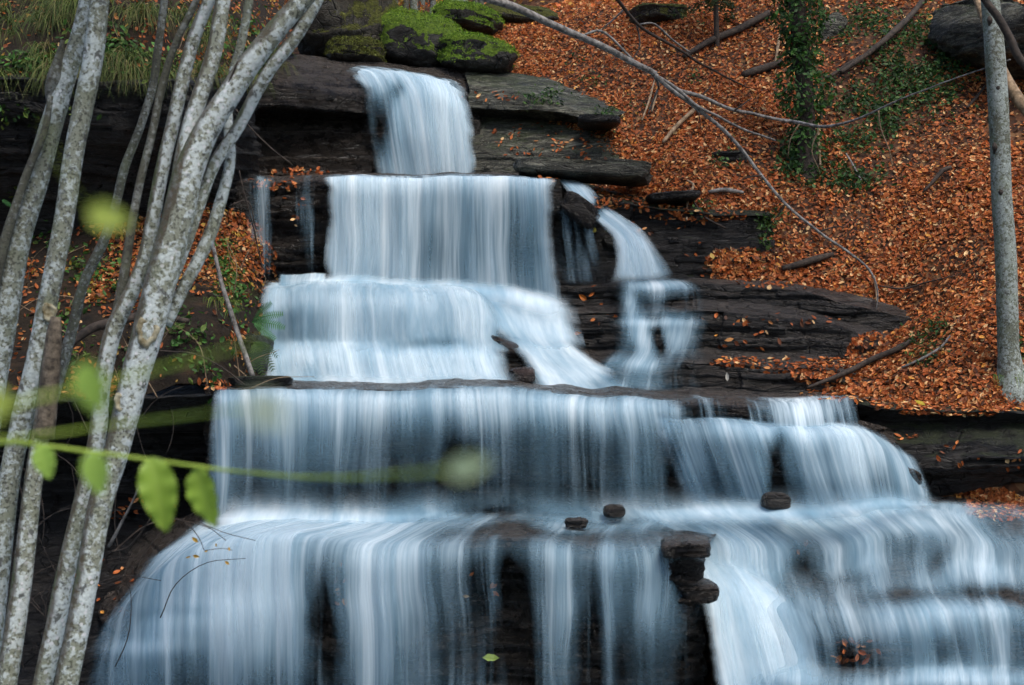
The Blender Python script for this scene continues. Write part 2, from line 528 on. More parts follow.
def sheet(x0, x1, y0, y1, n, m):
    X, Y = np.meshgrid(np.linspace(x0, x1, n), np.linspace(y0, y1, m))
    return np.stack([X, Y, HS(X, Y)], 2)


G = sheet(-9, 16, 11.3, 46, 340, 420)
slopeV, slopeF = G.reshape(-1, 3), grid_faces(340, 420)
tag(obj('leafy_slope', slopeV, slopeF, M_LITTER, base=(0, 0, 0), solid=True), 'steep hillside under a carpet of copper beech leaves right of the falls', 'hillside', kind='structure')

# the ground all round, below everything and out to the horizon
X, Y = np.meshgrid(np.linspace(-400, 400, 60), np.linspace(-400, 400, 60))
rr = np.hypot(X, Y - 15)
Z = -.55 + fbm(X * .05, Y * .05, 0 * X, 90, 3) * 3 * sstep(20, 80, rr) + sstep(35, 200, rr) * 6 - sstep(8, 16, Y) * sstep(60, 30, rr) * 1.5
tag(obj('ground', np.stack([X, Y, Z], 2).reshape(-1, 3), grid_faces(60, 60), M_SOIL, base=(0, 0, 0)), 'dark forest floor around and below the gorge', 'ground', kind='structure')

# left bank: grassy top, cliff, leafy shelf, lower face
G, _ = loft([[(-420, 88, 13.0), (0, 79, 13.3), (130, 77, 13.6), (225, 74, 14.6), (300, 40, 18)],
             [(-420, 0, 14.3), (0, 0, 14.5), (200, 8, 15.3), (300, 24, 20)],
             [(-420, -140, 16.5), (0, -140, 16.5), (200, -70, 18), (296, 8, 22)],
             [(-420, -330, 23), (0, -260, 23), (200, -110, 26), (296, -6, 30)]], 200, 120)
G[..., 2] += fbm(G[..., 0], G[..., 1], 0 * G[..., 0], 71, 4) * .22
bankV, bankF = G.reshape(-1, 3), grid_faces(200, 120)
tag(obj('grassy_bank', bankV, bankF, M_SOIL, base=(0, 0, 0), solid=True), 'dark soil bank with hanging grass above the left cliff', 'bank', kind='structure')

rock_loft('rock_face', [[(-420, 78, 14.2), (0, 70, 14.3), (130, 68, 14.6), (225, 66, 15.6), (262, 60, 17)],
                        [(-420, 90, 13.0), (0, 80, 13.2), (130, 78, 13.5), (215, 76, 14.3), (252, 72, 15.8)],
                        [(-420, 130, 13.1), (0, 128, 13.4), (130, 125, 13.7), (225, 120, 14.6), (258, 115, 16)],
                        [(-420, 170, 13.3), (0, 170, 13.6), (130, 165, 14.2), (230, 160, 15.2), (262, 160, 16.2)],
                        [(-420, 260, 13.9), (0, 240, 14.3), (130, 240, 15.0), (235, 240, 15.8), (262, 240, 16.4)]],
          330, 190, M_ROCKDARK, 3, 'dark overhanging shale cliff behind the left tree trunks', 'cliff', amp=.13)

G, _ = loft([[(-420, 238, 14.4), (100, 225, 14.7), (200, 205, 15.2), (262, 215, 15.6)],
             [(-420, 300, 13.1), (60, 270, 13.6), (150, 275, 13.7), (215, 268, 14.2), (262, 262, 14.9)],
             [(-420, 345, 12.4), (60, 340, 12.6), (150, 340, 12.7), (215, 335, 13.0), (262, 330, 14.1)],
             [(-420, 398, 11.9), (60, 396, 12.1), (150, 395, 12.3), (215, 388, 12.55), (262, 388, 13.5)]], 160, 120, soften=6)
G[..., 2] += fbm(G[..., 0] * 1.4, G[..., 1] * 1.4, 0 * G[..., 0], 72, 4) * .3
G[..., 1] += fbm(G[..., 0] * 3, G[..., 2] * 3, 0 * G[..., 0], 73, 3) * .2
shelfV, shelfF = G.reshape(-1, 3), grid_faces(160, 120)
tag(obj('leafy_shelf', shelfV, shelfF, M_SOIL, base=(0, 0, 0), solid=True), 'leaf strewn earth shelf under the left cliff', 'bank', kind='structure')

rock_loft('rock_face', [[(-420, 392, 12.8), (60, 388, 12.9), (222, 384, 13.4)],
                        [(-420, 400, 11.9), (60, 398, 12.0), (150, 398, 12.1), (212, 395, 12.3)],
                        [(-420, 430, 12.7), (60, 430, 12.9), (150, 430, 13.0), (225, 430, 13.1)],
                        [(-420, 520, 13.0), (60, 520, 13.2), (150, 520, 13.3), (225, 520, 13.3)],
                        [(-420, 585, 12.0), (60, 590, 12.0), (130, 585, 12.1), (225, 565, 12.6)],
                        [(-420, 700, 11.0), (60, 700, 11.0), (150, 700, 11.3), (225, 700, 12)],
                        [(-420, 800, 10.5), (60, 800, 10.4), (150, 800, 11), (225, 800, 11.8)]],
          300, 200, M_ROCKDARK, 13, 'black shale wall below the leafy shelf, left of the water', 'rock face', amp=.13)

# ------------------------------------------------------------------ rock steps of the falls
rock_loft('rock_ledge', [[(350, 58, 18.4), (484, 70, 18.4)],
                         [(352, 70, 17.75), (400, 74, 17.55), (450, 88, 17.5), (478, 104, 17.6)],
                         [(362, 112, 17.4), (420, 112, 17.35), (480, 124, 17.4)],
                         [(362, 190, 17.3), (480, 190, 17.3)]], 110, 110, M_ROCKWET, 23, 'rock step under the topmost fall', amp=.07)
rock_loft('rock_ledge', [[(225, 46, 18.2), (280, 50, 18.3), (330, 58, 18.3), (372, 64, 18.2)],
                         [(222, 62, 17.2), (270, 62, 17.2), (330, 70, 17.4), (368, 74, 17.5)],
                         [(222, 85, 16.8), (290, 84, 16.85), (345, 92, 17.1), (372, 98, 17.25)],
                         [(222, 106, 16.75), (290, 106, 16.8), (340, 110, 17.05), (372, 114, 17.2)],
                         [(222, 117, 17.3), (290, 117, 17.4), (372, 118, 17.5)],
                         [(222, 130, 17.1), (290, 132, 17.2), (372, 130, 17.4)],
                         [(222, 185, 16.7), (290, 185, 16.9), (372, 185, 17.2)]], 200, 150, M_ROCKWET, 33, 'rounded grey slab with a dark undercut left of the topmost fall', amp=.06, rough=.04, soften=4)
rock_loft('rock_ledge', [[(462, 66, 18.6), (560, 82, 18.1), (640, 108, 17.6)],
                         [(468, 84, 17.6), (520, 92, 17.3), (560, 104, 17.1), (610, 118, 17.0)],
                         [(470, 108, 17.4), (520, 110, 17.1), (560, 112, 17.0), (612, 124, 16.95)],
                         [(470, 116, 17.7), (520, 118, 17.6), (612, 128, 17.3)],
                         [(470, 126, 17.5), (520, 128, 17.35), (612, 132, 17.1)],
                         [(470, 150, 17.2), (540, 152, 16.9), (620, 156, 16.6)],
                         [(470, 196, 17.0), (540, 196, 16.6), (620, 196, 16.4)]], 210, 150, M_ROCKGREY, 43, 'grey green slab and thin beds right of the topmost fall', amp=.09)
rock_loft('rock_ledge', [[(225, 172, 17.4), (400, 172, 17.4), (568, 174, 17.2)],
                         [(225, 178, 15.5), (330, 178, 15.25), (440, 177, 15.2), (560, 178, 15.25)],
                         [(225, 186, 15.45), (330, 186, 15.2), (440, 185, 15.15), (562, 186, 15.2)],
                         [(225, 300, 15.5), (330, 300, 15.35), (440, 310, 15.3), (566, 320, 15.3)]], 300, 120, M_ROCKWET, 53, 'rock wall behind the second fall', amp=.10)
rock_loft('rock_ledge', [[(235, 276, 15.6), (400, 280, 15.5), (500, 290, 15.4)],
                         [(252, 286, 14.85), (340, 286, 14.6), (430, 294, 14.55), (478, 300, 14.6), (508, 326, 14.7)],
                         [(252, 338, 14.6), (360, 342, 14.45), (440, 332, 14.4), (520, 352, 14.4)],
                         [(248, 350, 14.3), (380, 352, 14.2), (520, 360, 14.2)],
                         [(240, 396, 13.9), (400, 396, 13.85), (530, 396, 13.85)]], 240, 130, M_ROCKWET, 63, 'rounded rock steps under the white cascade', amp=.07, soften=5)
rock_loft('rock_ledge', [[(430, 296, 15.4), (600, 300, 15.3)],
                         [(490, 326, 14.8), (600, 325, 14.8)],
                         [(500, 354, 14.4), (620, 352, 14.4)],
                         [(505, 396, 13.85), (650, 396, 13.8)]], 110, 90, M_ROCKWET, 67, 'low rock step at the foot of the second fall', amp=.06)
rock_loft('rock_ledge', [[(536, 168, 16.9), (600, 186, 16.5), (660, 198, 16.2), (760, 205, 16)],
                         [(545, 182, 15.5), (590, 194, 15.35), (640, 206, 15.15), (700, 212, 15.1), (775, 216, 15.4)],
                         [(548, 215, 15.3), (600, 222, 15.2), (640, 222, 15.2), (700, 226, 15.2), (775, 230, 15.4)],
                         [(548, 300, 15.1), (600, 300, 15.0), (700, 295, 14.95), (775, 290, 15.1)]], 200, 120, M_ROCKMOSS, 73, 'dark wet rock wall right of the second fall', amp=.12)
rock_loft('rock_ledge', [[(548, 272, 15.9), (700, 274, 15.7), (800, 280, 15.2), (960, 316, 14.6)],
                         [(552, 284, 15.0), (640, 284, 14.75), (740, 284, 14.7), (840, 300, 14.4), (950, 326, 14.2)],
                         [(552, 304, 14.95), (640, 302, 14.7), (740, 302, 14.6), (840, 318, 14.35), (950, 345, 14.1)],
                         [(552, 310, 14.75), (640, 310, 14.4), (740, 312, 14.2), (840, 326, 14.0), (950, 352, 13.9)],
                         [(556, 345, 14.6), (640, 348, 14.3), (740, 350, 14.1), (840, 358, 13.8), (950, 372, 13.6)],
                         [(560, 358, 14.2), (640, 362, 13.9), (740, 364, 13.7), (840, 370, 13.3), (950, 384, 13.0)],
                         [(560, 405, 13.9), (640, 405, 13.7), (740, 405, 13.5), (840, 408, 13.1), (950, 412, 12.8)]], 340, 250, M_ROCK, 83, 'thin layered ledges of dark shale below the leafy slope', amp=.15, rough=.06, soften=1)
rock_loft('rock_ledge', [[(185, 378, 14.6), (430, 378, 14.6), (700, 384, 14.4), (880, 392, 13.4)],
                         [(205, 388, 12.4), (420, 389, 12.2), (600, 395, 12.1), (700, 401, 12.05), (856, 403, 11.9)],
                         [(205, 397, 12.35), (420, 397, 12.15), (600, 403, 12.05), (700, 409, 12.0), (858, 412, 11.85)],
                         [(205, 410, 12.5), (420, 410, 12.3), (600, 416, 12.2), (700, 422, 12.15), (860, 424, 12.0)],
                         [(205, 540, 12.65), (420, 540, 12.5), (600, 535, 12.4), (860, 530, 12.2)]], 380, 140, M_ROCKWET, 93, 'long straight rock lip of the main fall', amp=.08)
rock_loft('rock_ledge', [[(640, 410, 12.4), (760, 414, 12.2), (860, 424, 12.0), (925, 440, 12.2)],
                         [(648, 424, 12.0), (755, 430, 11.65), (850, 439, 11.5), (892, 462, 11.6), (930, 494, 11.75)],
                         [(655, 440, 11.95), (755, 446, 11.6), (850, 455, 11.45), (895, 475, 11.55), (932, 500, 11.7)],
                         [(655, 540, 12.1), (755, 535, 11.8), (850, 530, 11.6), (900, 530, 11.65), (945, 530, 11.8)]], 220, 110, M_ROCKWET, 103, 'bulging lower rock step of the main fall', amp=.08)
rock_loft('rock_ledge', [[(100, 560, 13.0), (170, 520, 12.9), (420, 512, 12.8), (740, 508, 12.6)],
                         [(104, 655, 11.0), (160, 592, 10.95), (214, 550, 10.75), (265, 538, 10.6), (420, 545, 10.3), (560, 543, 10.25), (650, 546, 10.25), (703, 552, 10.45)],
                         [(104, 668, 10.95), (160, 608, 10.9), (214, 566, 10.7), (265, 552, 10.52), (420, 556, 10.25), (560, 554, 10.2), (650, 557, 10.2), (703, 562, 10.45)],
                         [(102, 700, 11.0), (160, 640, 10.95), (214, 600, 10.8), (265, 585, 10.65), (420, 580, 10.5), (560, 578, 10.5), (650, 580, 10.5), (704, 585, 10.65)],
                         [(98, 800, 10.9), (160, 790, 10.8), (265, 790, 10.6), (420, 790, 10.5), (560, 790, 10.5), (660, 790, 10.5), (712, 790, 10.7)]], 380, 170, M_ROCKWET, 113, 'broad lowest ledge with brown wet top', amp=.10)
rock_loft('rock_ledge', [[(600, 500, 12.4), (800, 500, 12.2), (930, 496, 12.1), (1250, 520, 12.0)],
                         [(640, 516, 11.8), (800, 518, 11.5), (930, 516, 11.35), (1040, 536, 11.1), (1250, 545, 11)],
                         [(690, 565, 11.5), (800, 566, 11.25), (930, 558, 11.0), (1040, 572, 10.8), (1250, 585, 10.7)],
                         [(700, 588, 11.2), (820, 586, 10.85), (930, 596, 10.5), (1060, 602, 10.3), (1250, 605, 10.2)],
                         [(705, 606, 11.1), (810, 612, 10.5), (900, 613, 10.2), (1060, 610, 10.05), (1250, 612, 10)],
                         [(720, 655, 11.0), (810, 660, 10.45), (900, 668, 10.2), (1060, 668, 10.05), (1250, 668, 10)],
                         [(720, 668, 10.8), (810, 672, 10.2), (900, 680, 10.0), (1060, 677, 9.85), (1250, 678, 9.8)],
                         [(720, 800, 10.7), (810, 800, 10.1), (900, 800, 9.9), (1060, 800, 9.75), (1250, 800, 9.7)]], 330, 200, M_ROCKBROWN, 123, 'brown stepped ledges at the lower right of the falls', amp=.09)
rock_loft('rock_face', [[(838, 396, 13.2), (930, 400, 13.2), (1250, 404, 13.2)],
                        [(846, 404, 12.05), (930, 410, 11.95), (1020, 414, 11.9), (1250, 414, 11.9)],
                        [(850, 416, 12.25), (930, 420, 12.2), (1020, 424, 12.15), (1250, 424, 12.1)],
                        [(856, 440, 12.05), (930, 440, 11.9), (1020, 440, 11.85), (1250, 440, 11.8)],
                        [(872, 465, 11.95), (930, 464, 11.75), (1020, 460, 11.7), (1250, 460, 11.65)],
                        [(905, 490, 12.1), (950, 490, 11.95), (1020, 484, 11.9), (1250, 484, 11.9)],
                        [(905, 505, 12.5), (950, 505, 12.5), (1020, 500, 12.5), (1250, 500, 12.5)],
                        [(905, 545, 12.6), (950, 545, 12.6), (1020, 545, 12.6), (1250, 545, 12.6)]], 260, 140, M_ROCKMOSS, 133, 'dark rock face under the leafy bank at the right edge', 'rock face', amp=.13, soften=3)

# stream bed pool below the lowest ledge
X, Y = np.meshgrid(np.linspace(-6, 7, 60), np.linspace(4, 11.2, 40))
G = np.stack([X, Y, -.12 + .03 * fbm(X * 3, Y * 3, 0 * X, 95, 3)], 2)
pool = obj('water', G.reshape(-1, 3), grid_faces(60, 40), M_WATERSOFT, base=(0, 0, 0), attrs={'dens': np.full(2400, .55), 'edge': np.full(2400, .9)},
           uv=G.reshape(-1, 3)[:, :2])
tag(pool, 'stream water gathering below the lowest fall', 'water', kind='structure')

# ------------------------------------------------------------------ water
def to_px(V):
    return CX + F * V[..., 0] / V[..., 1], CY - F * (V[..., 2] - ZC) / V[..., 1]


def water(name, rows, nu, nv, dens, blobs, label, mat=None, seed=0, relief=.03, jit=.16, fu=(.03, .03), fv=(.05, .04), layers=1, wob=.0, soften=0, push=.1, sig=.05):
    G, tv = loft(rows, nu, nv, smooth_v=sig, soften=soften)
    N = grid_normals(G)
    N[..., 2] *= .25
    wid = np.linalg.norm(np.diff(G, axis=1), axis=2).sum(1).mean()
    s = np.linspace(0, 1, nu)[None, :] * np.ones((nv, 1)); t = (tv / tv[-1])[:, None] * np.ones((1, nu))
    U = s * wid; Vv = tv[:, None] * np.ones((1, nu))
    px, py = to_px(G)
    d = np.full(px.shape, float(dens))
    qx = px + 26 * fbm(px / 34, py / 60, 0 * px, seed + 50, 3); qy = py + 30 * fbm(px / 30, py / 70, 0 * px, seed + 54, 3)
    for bx, by, rx, ry, a in blobs:
        d = d + a * np.exp(-((qx - bx) / rx)**2 - ((py + (qy - py) * min(1, ry / 40) - by) / ry)**2)
    # the flow is never even: gather it into uneven runs
    d = d + .30 * fbm(U * 2.4 + seed, Vv * .3, 0 * U, seed + 40, 3) + jit * fbm(U * 1.1, Vv * 1.6, 0 * U, seed + 44, 3)
    d = np.clip(d, 0, 1.05)
    fade = sstep(0, fu[0] + 1e-6, s + .5 * fu[0] * 2 * fbm(Vv * 4, s * 3, 0 * s, seed + 1, 4)) * sstep(0, fu[1] + 1e-6, 1 - s + .5 * fu[1] * 2 * fbm(Vv * 4, s * 3, 0 * s, seed + 2, 4))
    fade = fade * sstep(0, fv[0] + 1e-6, t) * sstep(0, fv[1] + 1e-6, 1 - t)
    top = thing(name, label, 'waterfall', G.reshape(-1, 3)[G[..., 2].argmin()] if layers > 1 else (0, 0, 0)) if layers > 1 else None
    if top is not None: top['kind'] = 'structure'
    for k in range(layers):
        st = fbm(U * 7 + 31 * k, Vv * .35, 0 * U, seed + 3 + k, 4) + .6 * fbm(U * 2.2, Vv * .3, 0 * U, seed + 9 + k, 2)
        V = G + N * (relief * 2.2 * st + .02 + .05 * k)[..., None]
        V[..., 1] -= push
        V[..., 2] += lip(G[..., 0], G[..., 1])
        dd = d if k == 0 else np.clip(d * .82, 0, 1)
        o = obj(name if top is None else 'water_veil', V.reshape(-1, 3), grid_faces(nu, nv), (mat or M_WATER) if k == 0 else M_VEIL, parent=top,
                attrs={'dens': dd.ravel(), 'edge': fade.ravel()}, uv=np.stack([U + .22 * fbm(U * 1.6, Vv * .7, 0 * U, seed + 60 + k, 3) + 13.7 * k + seed * 1.31, Vv + 3 * k], 2).reshape(-1, 2), **({'base': (0, 0, 0)} if top is None else {}))
        if top is None:
            tag(o, label, 'waterfall', kind='structure')


water('waterfall', [[(296, 64, 18.6), (400, 69, 18.6), (472, 82, 18.5)],
                    [(352, 75, 17.6), (400, 77, 17.4), (442, 86, 17.35), (466, 104, 17.45)],
                    [(362, 92, 17.2), (410, 92, 17.1), (450, 101, 17.05), (471, 124, 17.15)],
                    [(367, 132, 17.05), (420, 135, 16.95), (475, 146, 17.05)],
                    [(376, 182, 17.0), (478, 182, 17.0)]], 130, 130, .92, [(378, 125, 17, 36, -.6), (396, 90, 10, 12, -.3), (412, 140, 8, 40, -.15), (450, 130, 22, 60, .15), (320, 64, 40, 10, -.35)],
      'topmost waterfall pouring out between mossy boulders', seed=1, mat=M_CURTAIN, jit=.08, sig=.12, fu=(.14, .10), fv=(.14, .02), layers=2)
water('waterfall', [[(322, 177, 16.9), (430, 177, 16.9), (553, 178, 16.8)],
                    [(325, 180, 15.12), (440, 179, 15.05), (556, 181, 15.1)],
                    [(326, 192, 15.05), (440, 192, 15.0), (556, 194, 15.05)],
                    [(327, 240, 15.05), (440, 245, 15.0), (557, 250, 15.05)],
                    [(322, 292, 15.05), (440, 300, 15.0), (562, 312, 15.05)]], 260, 110, .74,
      [(360, 230, 40, 80, .22), (520, 250, 36, 60, -.24), (440, 262, 22, 40, -.2), (440, 180, 140, 14, .2), (490, 220, 20, 40, -.06), (549, 240, 10, 60, .2)], 'wide curtain of the second waterfall', seed=2, mat=M_CURTAIN, jit=.05, fu=(.05, .07), fv=(.3, .02), layers=2)
water('waterfall', [[(244, 174, 16.2), (326, 175, 16.2)], [(246, 180, 15.3), (326, 180, 15.15)], [(246, 200, 15.25), (326, 200, 15.1)], [(248, 276, 15.25), (326, 280, 15.1)]],
      90, 70, .33, [(265, 215, 12, 50, .22), (310, 225, 9, 60, .34), (288, 220, 10, 60, -.3)], 'thin trickles over dark rock left of the second waterfall', seed=3, fu=(.1, .1), fv=(.2, .05), mat=M_WATERFINE)
water('waterfall', [[(280, 272, 15.2), (330, 274, 15.1)], [(278, 279, 14.95), (330, 280, 14.85)], [(280, 292, 14.9), (330, 292, 14.8)]], 40, 24, .7, [], 'tiny spill at the left foot of the second waterfall', seed=31, fu=(.1, .1), fv=(.2, .1))
water('cascade', [[(268, 280, 15.2), (400, 282, 15.1), (490, 290, 15.05)],
                  [(262, 290, 14.6), (340, 287, 14.4), (430, 294, 14.35), (480, 302, 14.4), (500, 326, 14.5)],
                  [(260, 312, 14.4), (350, 312, 14.25), (430, 310, 14.2), (486, 320, 14.3), (506, 340, 14.35)],
                  [(260, 340, 14.35), (360, 343, 14.2), (440, 334, 14.1), (508, 352, 14.2)],
                  [(262, 354, 14.0), (380, 356, 13.9), (512, 362, 13.95)],
                  [(264, 390, 13.7), (400, 391, 13.65), (524, 391, 13.65)]], 240, 130, .84,
      [(300, 322, 40, 20, -.26), (330, 288, 80, 8, -.14), (345, 330, 20, 40, .3), (440, 320, 50, 14, .05), (430, 372, 80, 16, .2), (320, 375, 26, 14, -.2), (420, 345, 26, 8, -.1), (497, 338, 12, 10, -.4), (390, 300, 120, 6, .08), (300, 338, 60, 8, -.12), (440, 345, 60, 6, -.12), (380, 359, 120, 6, .12)],
      'white cascade tumbling over rounded rock steps', seed=4, mat=M_WATERSOFT, sig=.05, fu=(.05, .08), fv=(.1, .03), layers=2)
water('cascade', [[(430, 286, 15.1), (566, 296, 15.05)], [(462, 306, 14.85), (570, 314, 14.8)], [(496, 330, 14.5), (576, 338, 14.5)], [(512, 350, 14.2), (592, 356, 14.15)],
                  [(524, 370, 13.9), (620, 373, 13.85)], [(530, 391, 13.55), (640, 392, 13.5)]], 130, 90, .92, [(530, 378, 12, 10, -.3), (610, 382, 22, 10, -.25), (540, 315, 30, 20, .1)],
      'foaming run at the right foot of the second waterfall', seed=5, sig=.1, fu=(.2, .2), fv=(.15, .03), mat=M_WATERSOFT)
water('cascade', [[(545, 176, 15.9), (574, 178, 15.9)], [(560, 185, 15.3), (590, 186, 15.3)], [(576, 200, 15.15), (604, 204, 15.1)], [(590, 215, 15.05), (618, 214, 15.0)],
                  [(603, 228, 14.9), (640, 226, 14.85)], [(612, 246, 14.7), (658, 248, 14.65)], [(606, 284, 14.6), (676, 282, 14.55)]], 60, 110, .8,
      [(600, 205, 8, 8, -.5), (640, 250, 18, 30, .25), (580, 192, 12, 10, .1)], 'narrow side cascade curving down the dark rock', seed=6, sig=.12, fu=(.34, .3), fv=(.08, .06), layers=2, relief=.02)
water('waterfall', [[(556, 196, 15.2), (600, 210, 15.1)], [(556, 215, 15.1), (612, 222, 15.0)], [(558, 284, 15.0), (626, 284, 14.9)]], 60, 60, .36, [(590, 240, 8, 40, .15), (612, 250, 8, 40, -.3)],
      'faint trickles between the second waterfall and the side cascade', seed=7, fu=(.1, .1), fv=(.2, .1), mat=M_WATERFINE)
water('cascade', [[(612, 275, 14.75), (684, 278, 14.75)], [(612, 286, 14.55), (702, 288, 14.55)], [(612, 300, 14.48), (704, 302, 14.45)], [(610, 312, 14.3), (706, 314, 14.28)],
                  [(608, 322, 14.15), (706, 322, 14.15)], [(606, 348, 14.02), (704, 350, 13.98)], [(590, 364, 13.72), (702, 366, 13.68)], [(580, 393, 13.5), (700, 394, 13.4)]], 130, 130, .36,
      [(660, 285, 36, 6, .34), (628, 300, 9, 14, .35), (668, 304, 26, 6, -.10), (636, 334, 12, 22, .36), (676, 334, 18, 18, .34), (655, 322, 40, 4, .2), (655, 335, 8, 18, -.25), (630, 362, 30, 8, .22), (650, 384, 50, 10, .05)], 'thin stepped trickle over the layered ledges', seed=8, sig=.045, fu=(.2, .2), fv=(.08, .08), push=.16, relief=.015, layers=2)
water('waterfall', [[(214, 383, 13.9), (430, 383, 13.9), (610, 389, 13.8), (700, 394, 13.5)],
                    [(217, 391, 12.3), (420, 391, 12.1), (600, 396, 12.0), (690, 402, 11.95)],
                    [(216, 396, 12.15), (420, 396, 11.97), (600, 402, 11.87), (690, 409, 11.8)],
                    [(214, 425, 12.08), (420, 425, 11.9), (600, 430, 11.8), (695, 436, 11.75)],
                    [(208, 526, 12.05), (420, 522, 11.9), (600, 520, 11.8), (700, 516, 11.75)]], 420, 120, .43,
      [(458, 480, 26, 60, -.28), (290, 420, 60, 50, .22), (560, 450, 50, 60, .1), (226, 470, 12, 50, .2), (640, 450, 14, 50, .1), (400, 400, 200, 12, .26), (580, 406, 90, 16, .2), (450, 412, 300, 22, .16), (330, 500, 80, 30, -.06), (450, 505, 260, 30, -.05), (680, 460, 10, 50, -.3)],
      'main waterfall, a wide curtain of silky strands', seed=9, mat=M_STRAND, jit=.05, fu=(.03, .05), fv=(.42, .02), layers=2, relief=.03)
water('waterfall', [[(640, 394, 13.0), (760, 394, 12.9), (852, 397, 12.7)], [(650, 400, 12.0), (760, 400, 11.85), (852, 401, 11.75)],
                    [(652, 408, 11.85), (760, 408, 11.7), (854, 410, 11.62)], [(656, 426, 11.8), (760, 430, 11.65), (858, 434, 11.55)]], 200, 50, .5,
      [(800, 412, 50, 30, .42), (700, 412, 40, 20, -.08), (740, 412, 12, 20, -.1)], 'short upper spill at the right end of the main fall', seed=10, fu=(.03, .02), fv=(.4, .04), mat=M_WATERFINE)
water('waterfall', [[(650, 416, 12.1), (760, 419, 11.95), (862, 430, 11.8), (912, 458, 11.9)],
                    [(652, 421, 11.85), (755, 426, 11.5), (850, 435, 11.35), (893, 460, 11.45), (924, 490, 11.6)],
                    [(658, 436, 11.75), (757, 441, 11.4), (853, 451, 11.25), (896, 472, 11.38), (926, 495, 11.55)],
                    [(672, 470, 11.72), (760, 472, 11.36), (856, 476, 11.2), (896, 484, 11.33), (927, 499, 11.5)],
                    [(690, 518, 11.72), (764, 514, 11.38), (858, 509, 11.2), (898, 507, 11.33), (930, 505, 11.5)]], 260, 100, .62,
      [(776, 470, 10, 50, -.3), (792, 485, 16, 30, -.14), (700, 450, 26, 40, .12), (850, 455, 30, 30, .1), (800, 428, 90, 10, .25), (800, 500, 130, 18, -.05), (675, 480, 8, 40, -.3), (880, 480, 12, 20, -.12)],
      'bulging lower curtain at the right end of the main fall', seed=11, mat=M_STRAND, jit=.05, fu=(.06, .06), fv=(.12, .03), layers=2, relief=.03)
water('waterfall', [[(210, 514, 12.4), (420, 511, 12.3), (560, 512, 12.2), (715, 508, 12.0)],
                    [(150, 560, 11.3), (230, 528, 11.2), (300, 524, 11.1), (420, 526, 11.0), (560, 526, 10.9), (712, 526, 10.9)],
                    [(94, 645, 10.9), (150, 582, 10.8), (205, 546, 10.6), (265, 535, 10.4), (420, 543, 10.15), (560, 540, 10.1), (660, 543, 10.1), (722, 552, 10.3)],
                    [(92, 668, 10.8), (148, 612, 10.7), (205, 576, 10.5), (265, 563, 10.3), (420, 562, 10.05), (560, 560, 10.0), (660, 562, 10.0), (724, 568, 10.2)],
                    [(90, 674, 10.79), (147, 626, 10.68), (205, 600, 10.46), (265, 592, 10.25), (420, 590, 10.03), (560, 590, 9.99), (660, 590, 9.99), (725, 592, 10.2)],
                    [(87, 684, 10.58), (144, 640, 10.44), (203, 618, 10.28), (264, 606, 10.19), (420, 604, 10.02), (560, 604, 9.98), (660, 604, 9.98), (725, 605, 10.2)],
                    [(86, 706, 10.55), (143, 662, 10.4), (203, 640, 10.26), (264, 626, 10.18), (420, 620, 10.0), (560, 620, 9.97), (660, 620, 9.97), (726, 620, 10.2)],
                    [(82, 790, 10.5), (142, 790, 10.34), (202, 790, 10.22), (264, 790, 10.1), (420, 790, 9.95), (560, 790, 9.92), (660, 790, 9.92), (728, 790, 10.2)]], 420, 140, .42,
      [(240, 590, 70, 70, .56), (160, 630, 50, 60, .2), (150, 646, 60, 8, .16), (190, 612, 50, 7, -.1), (225, 560, 50, 26, .06), (325, 615, 15, 50, -.30), (385, 580, 38, 60, .36), (385, 670, 40, 50, .2), (560, 600, 18, 90, .2), (605, 600, 10, 90, .16), (655, 590, 22, 60, .2), (490, 590, 10, 60, .15), (300, 524, 140, 14, .4), (560, 522, 120, 8, .12), (540, 532, 130, 7, -.12), (470, 640, 40, 50, -.10),
       (560, 580, 40, 40, .06), (640, 650, 60, 50, -.12), (285, 600, 20, 80, .1), (120, 690, 40, 40, .1), (430, 550, 300, 14, .1)],
      'lowest waterfall spreading from a white dome on the left to thin strands', seed=12, mat=M_STRAND, jit=.05, sig=.08, fu=(.05, .01), fv=(.15, 0), layers=2, relief=.03)
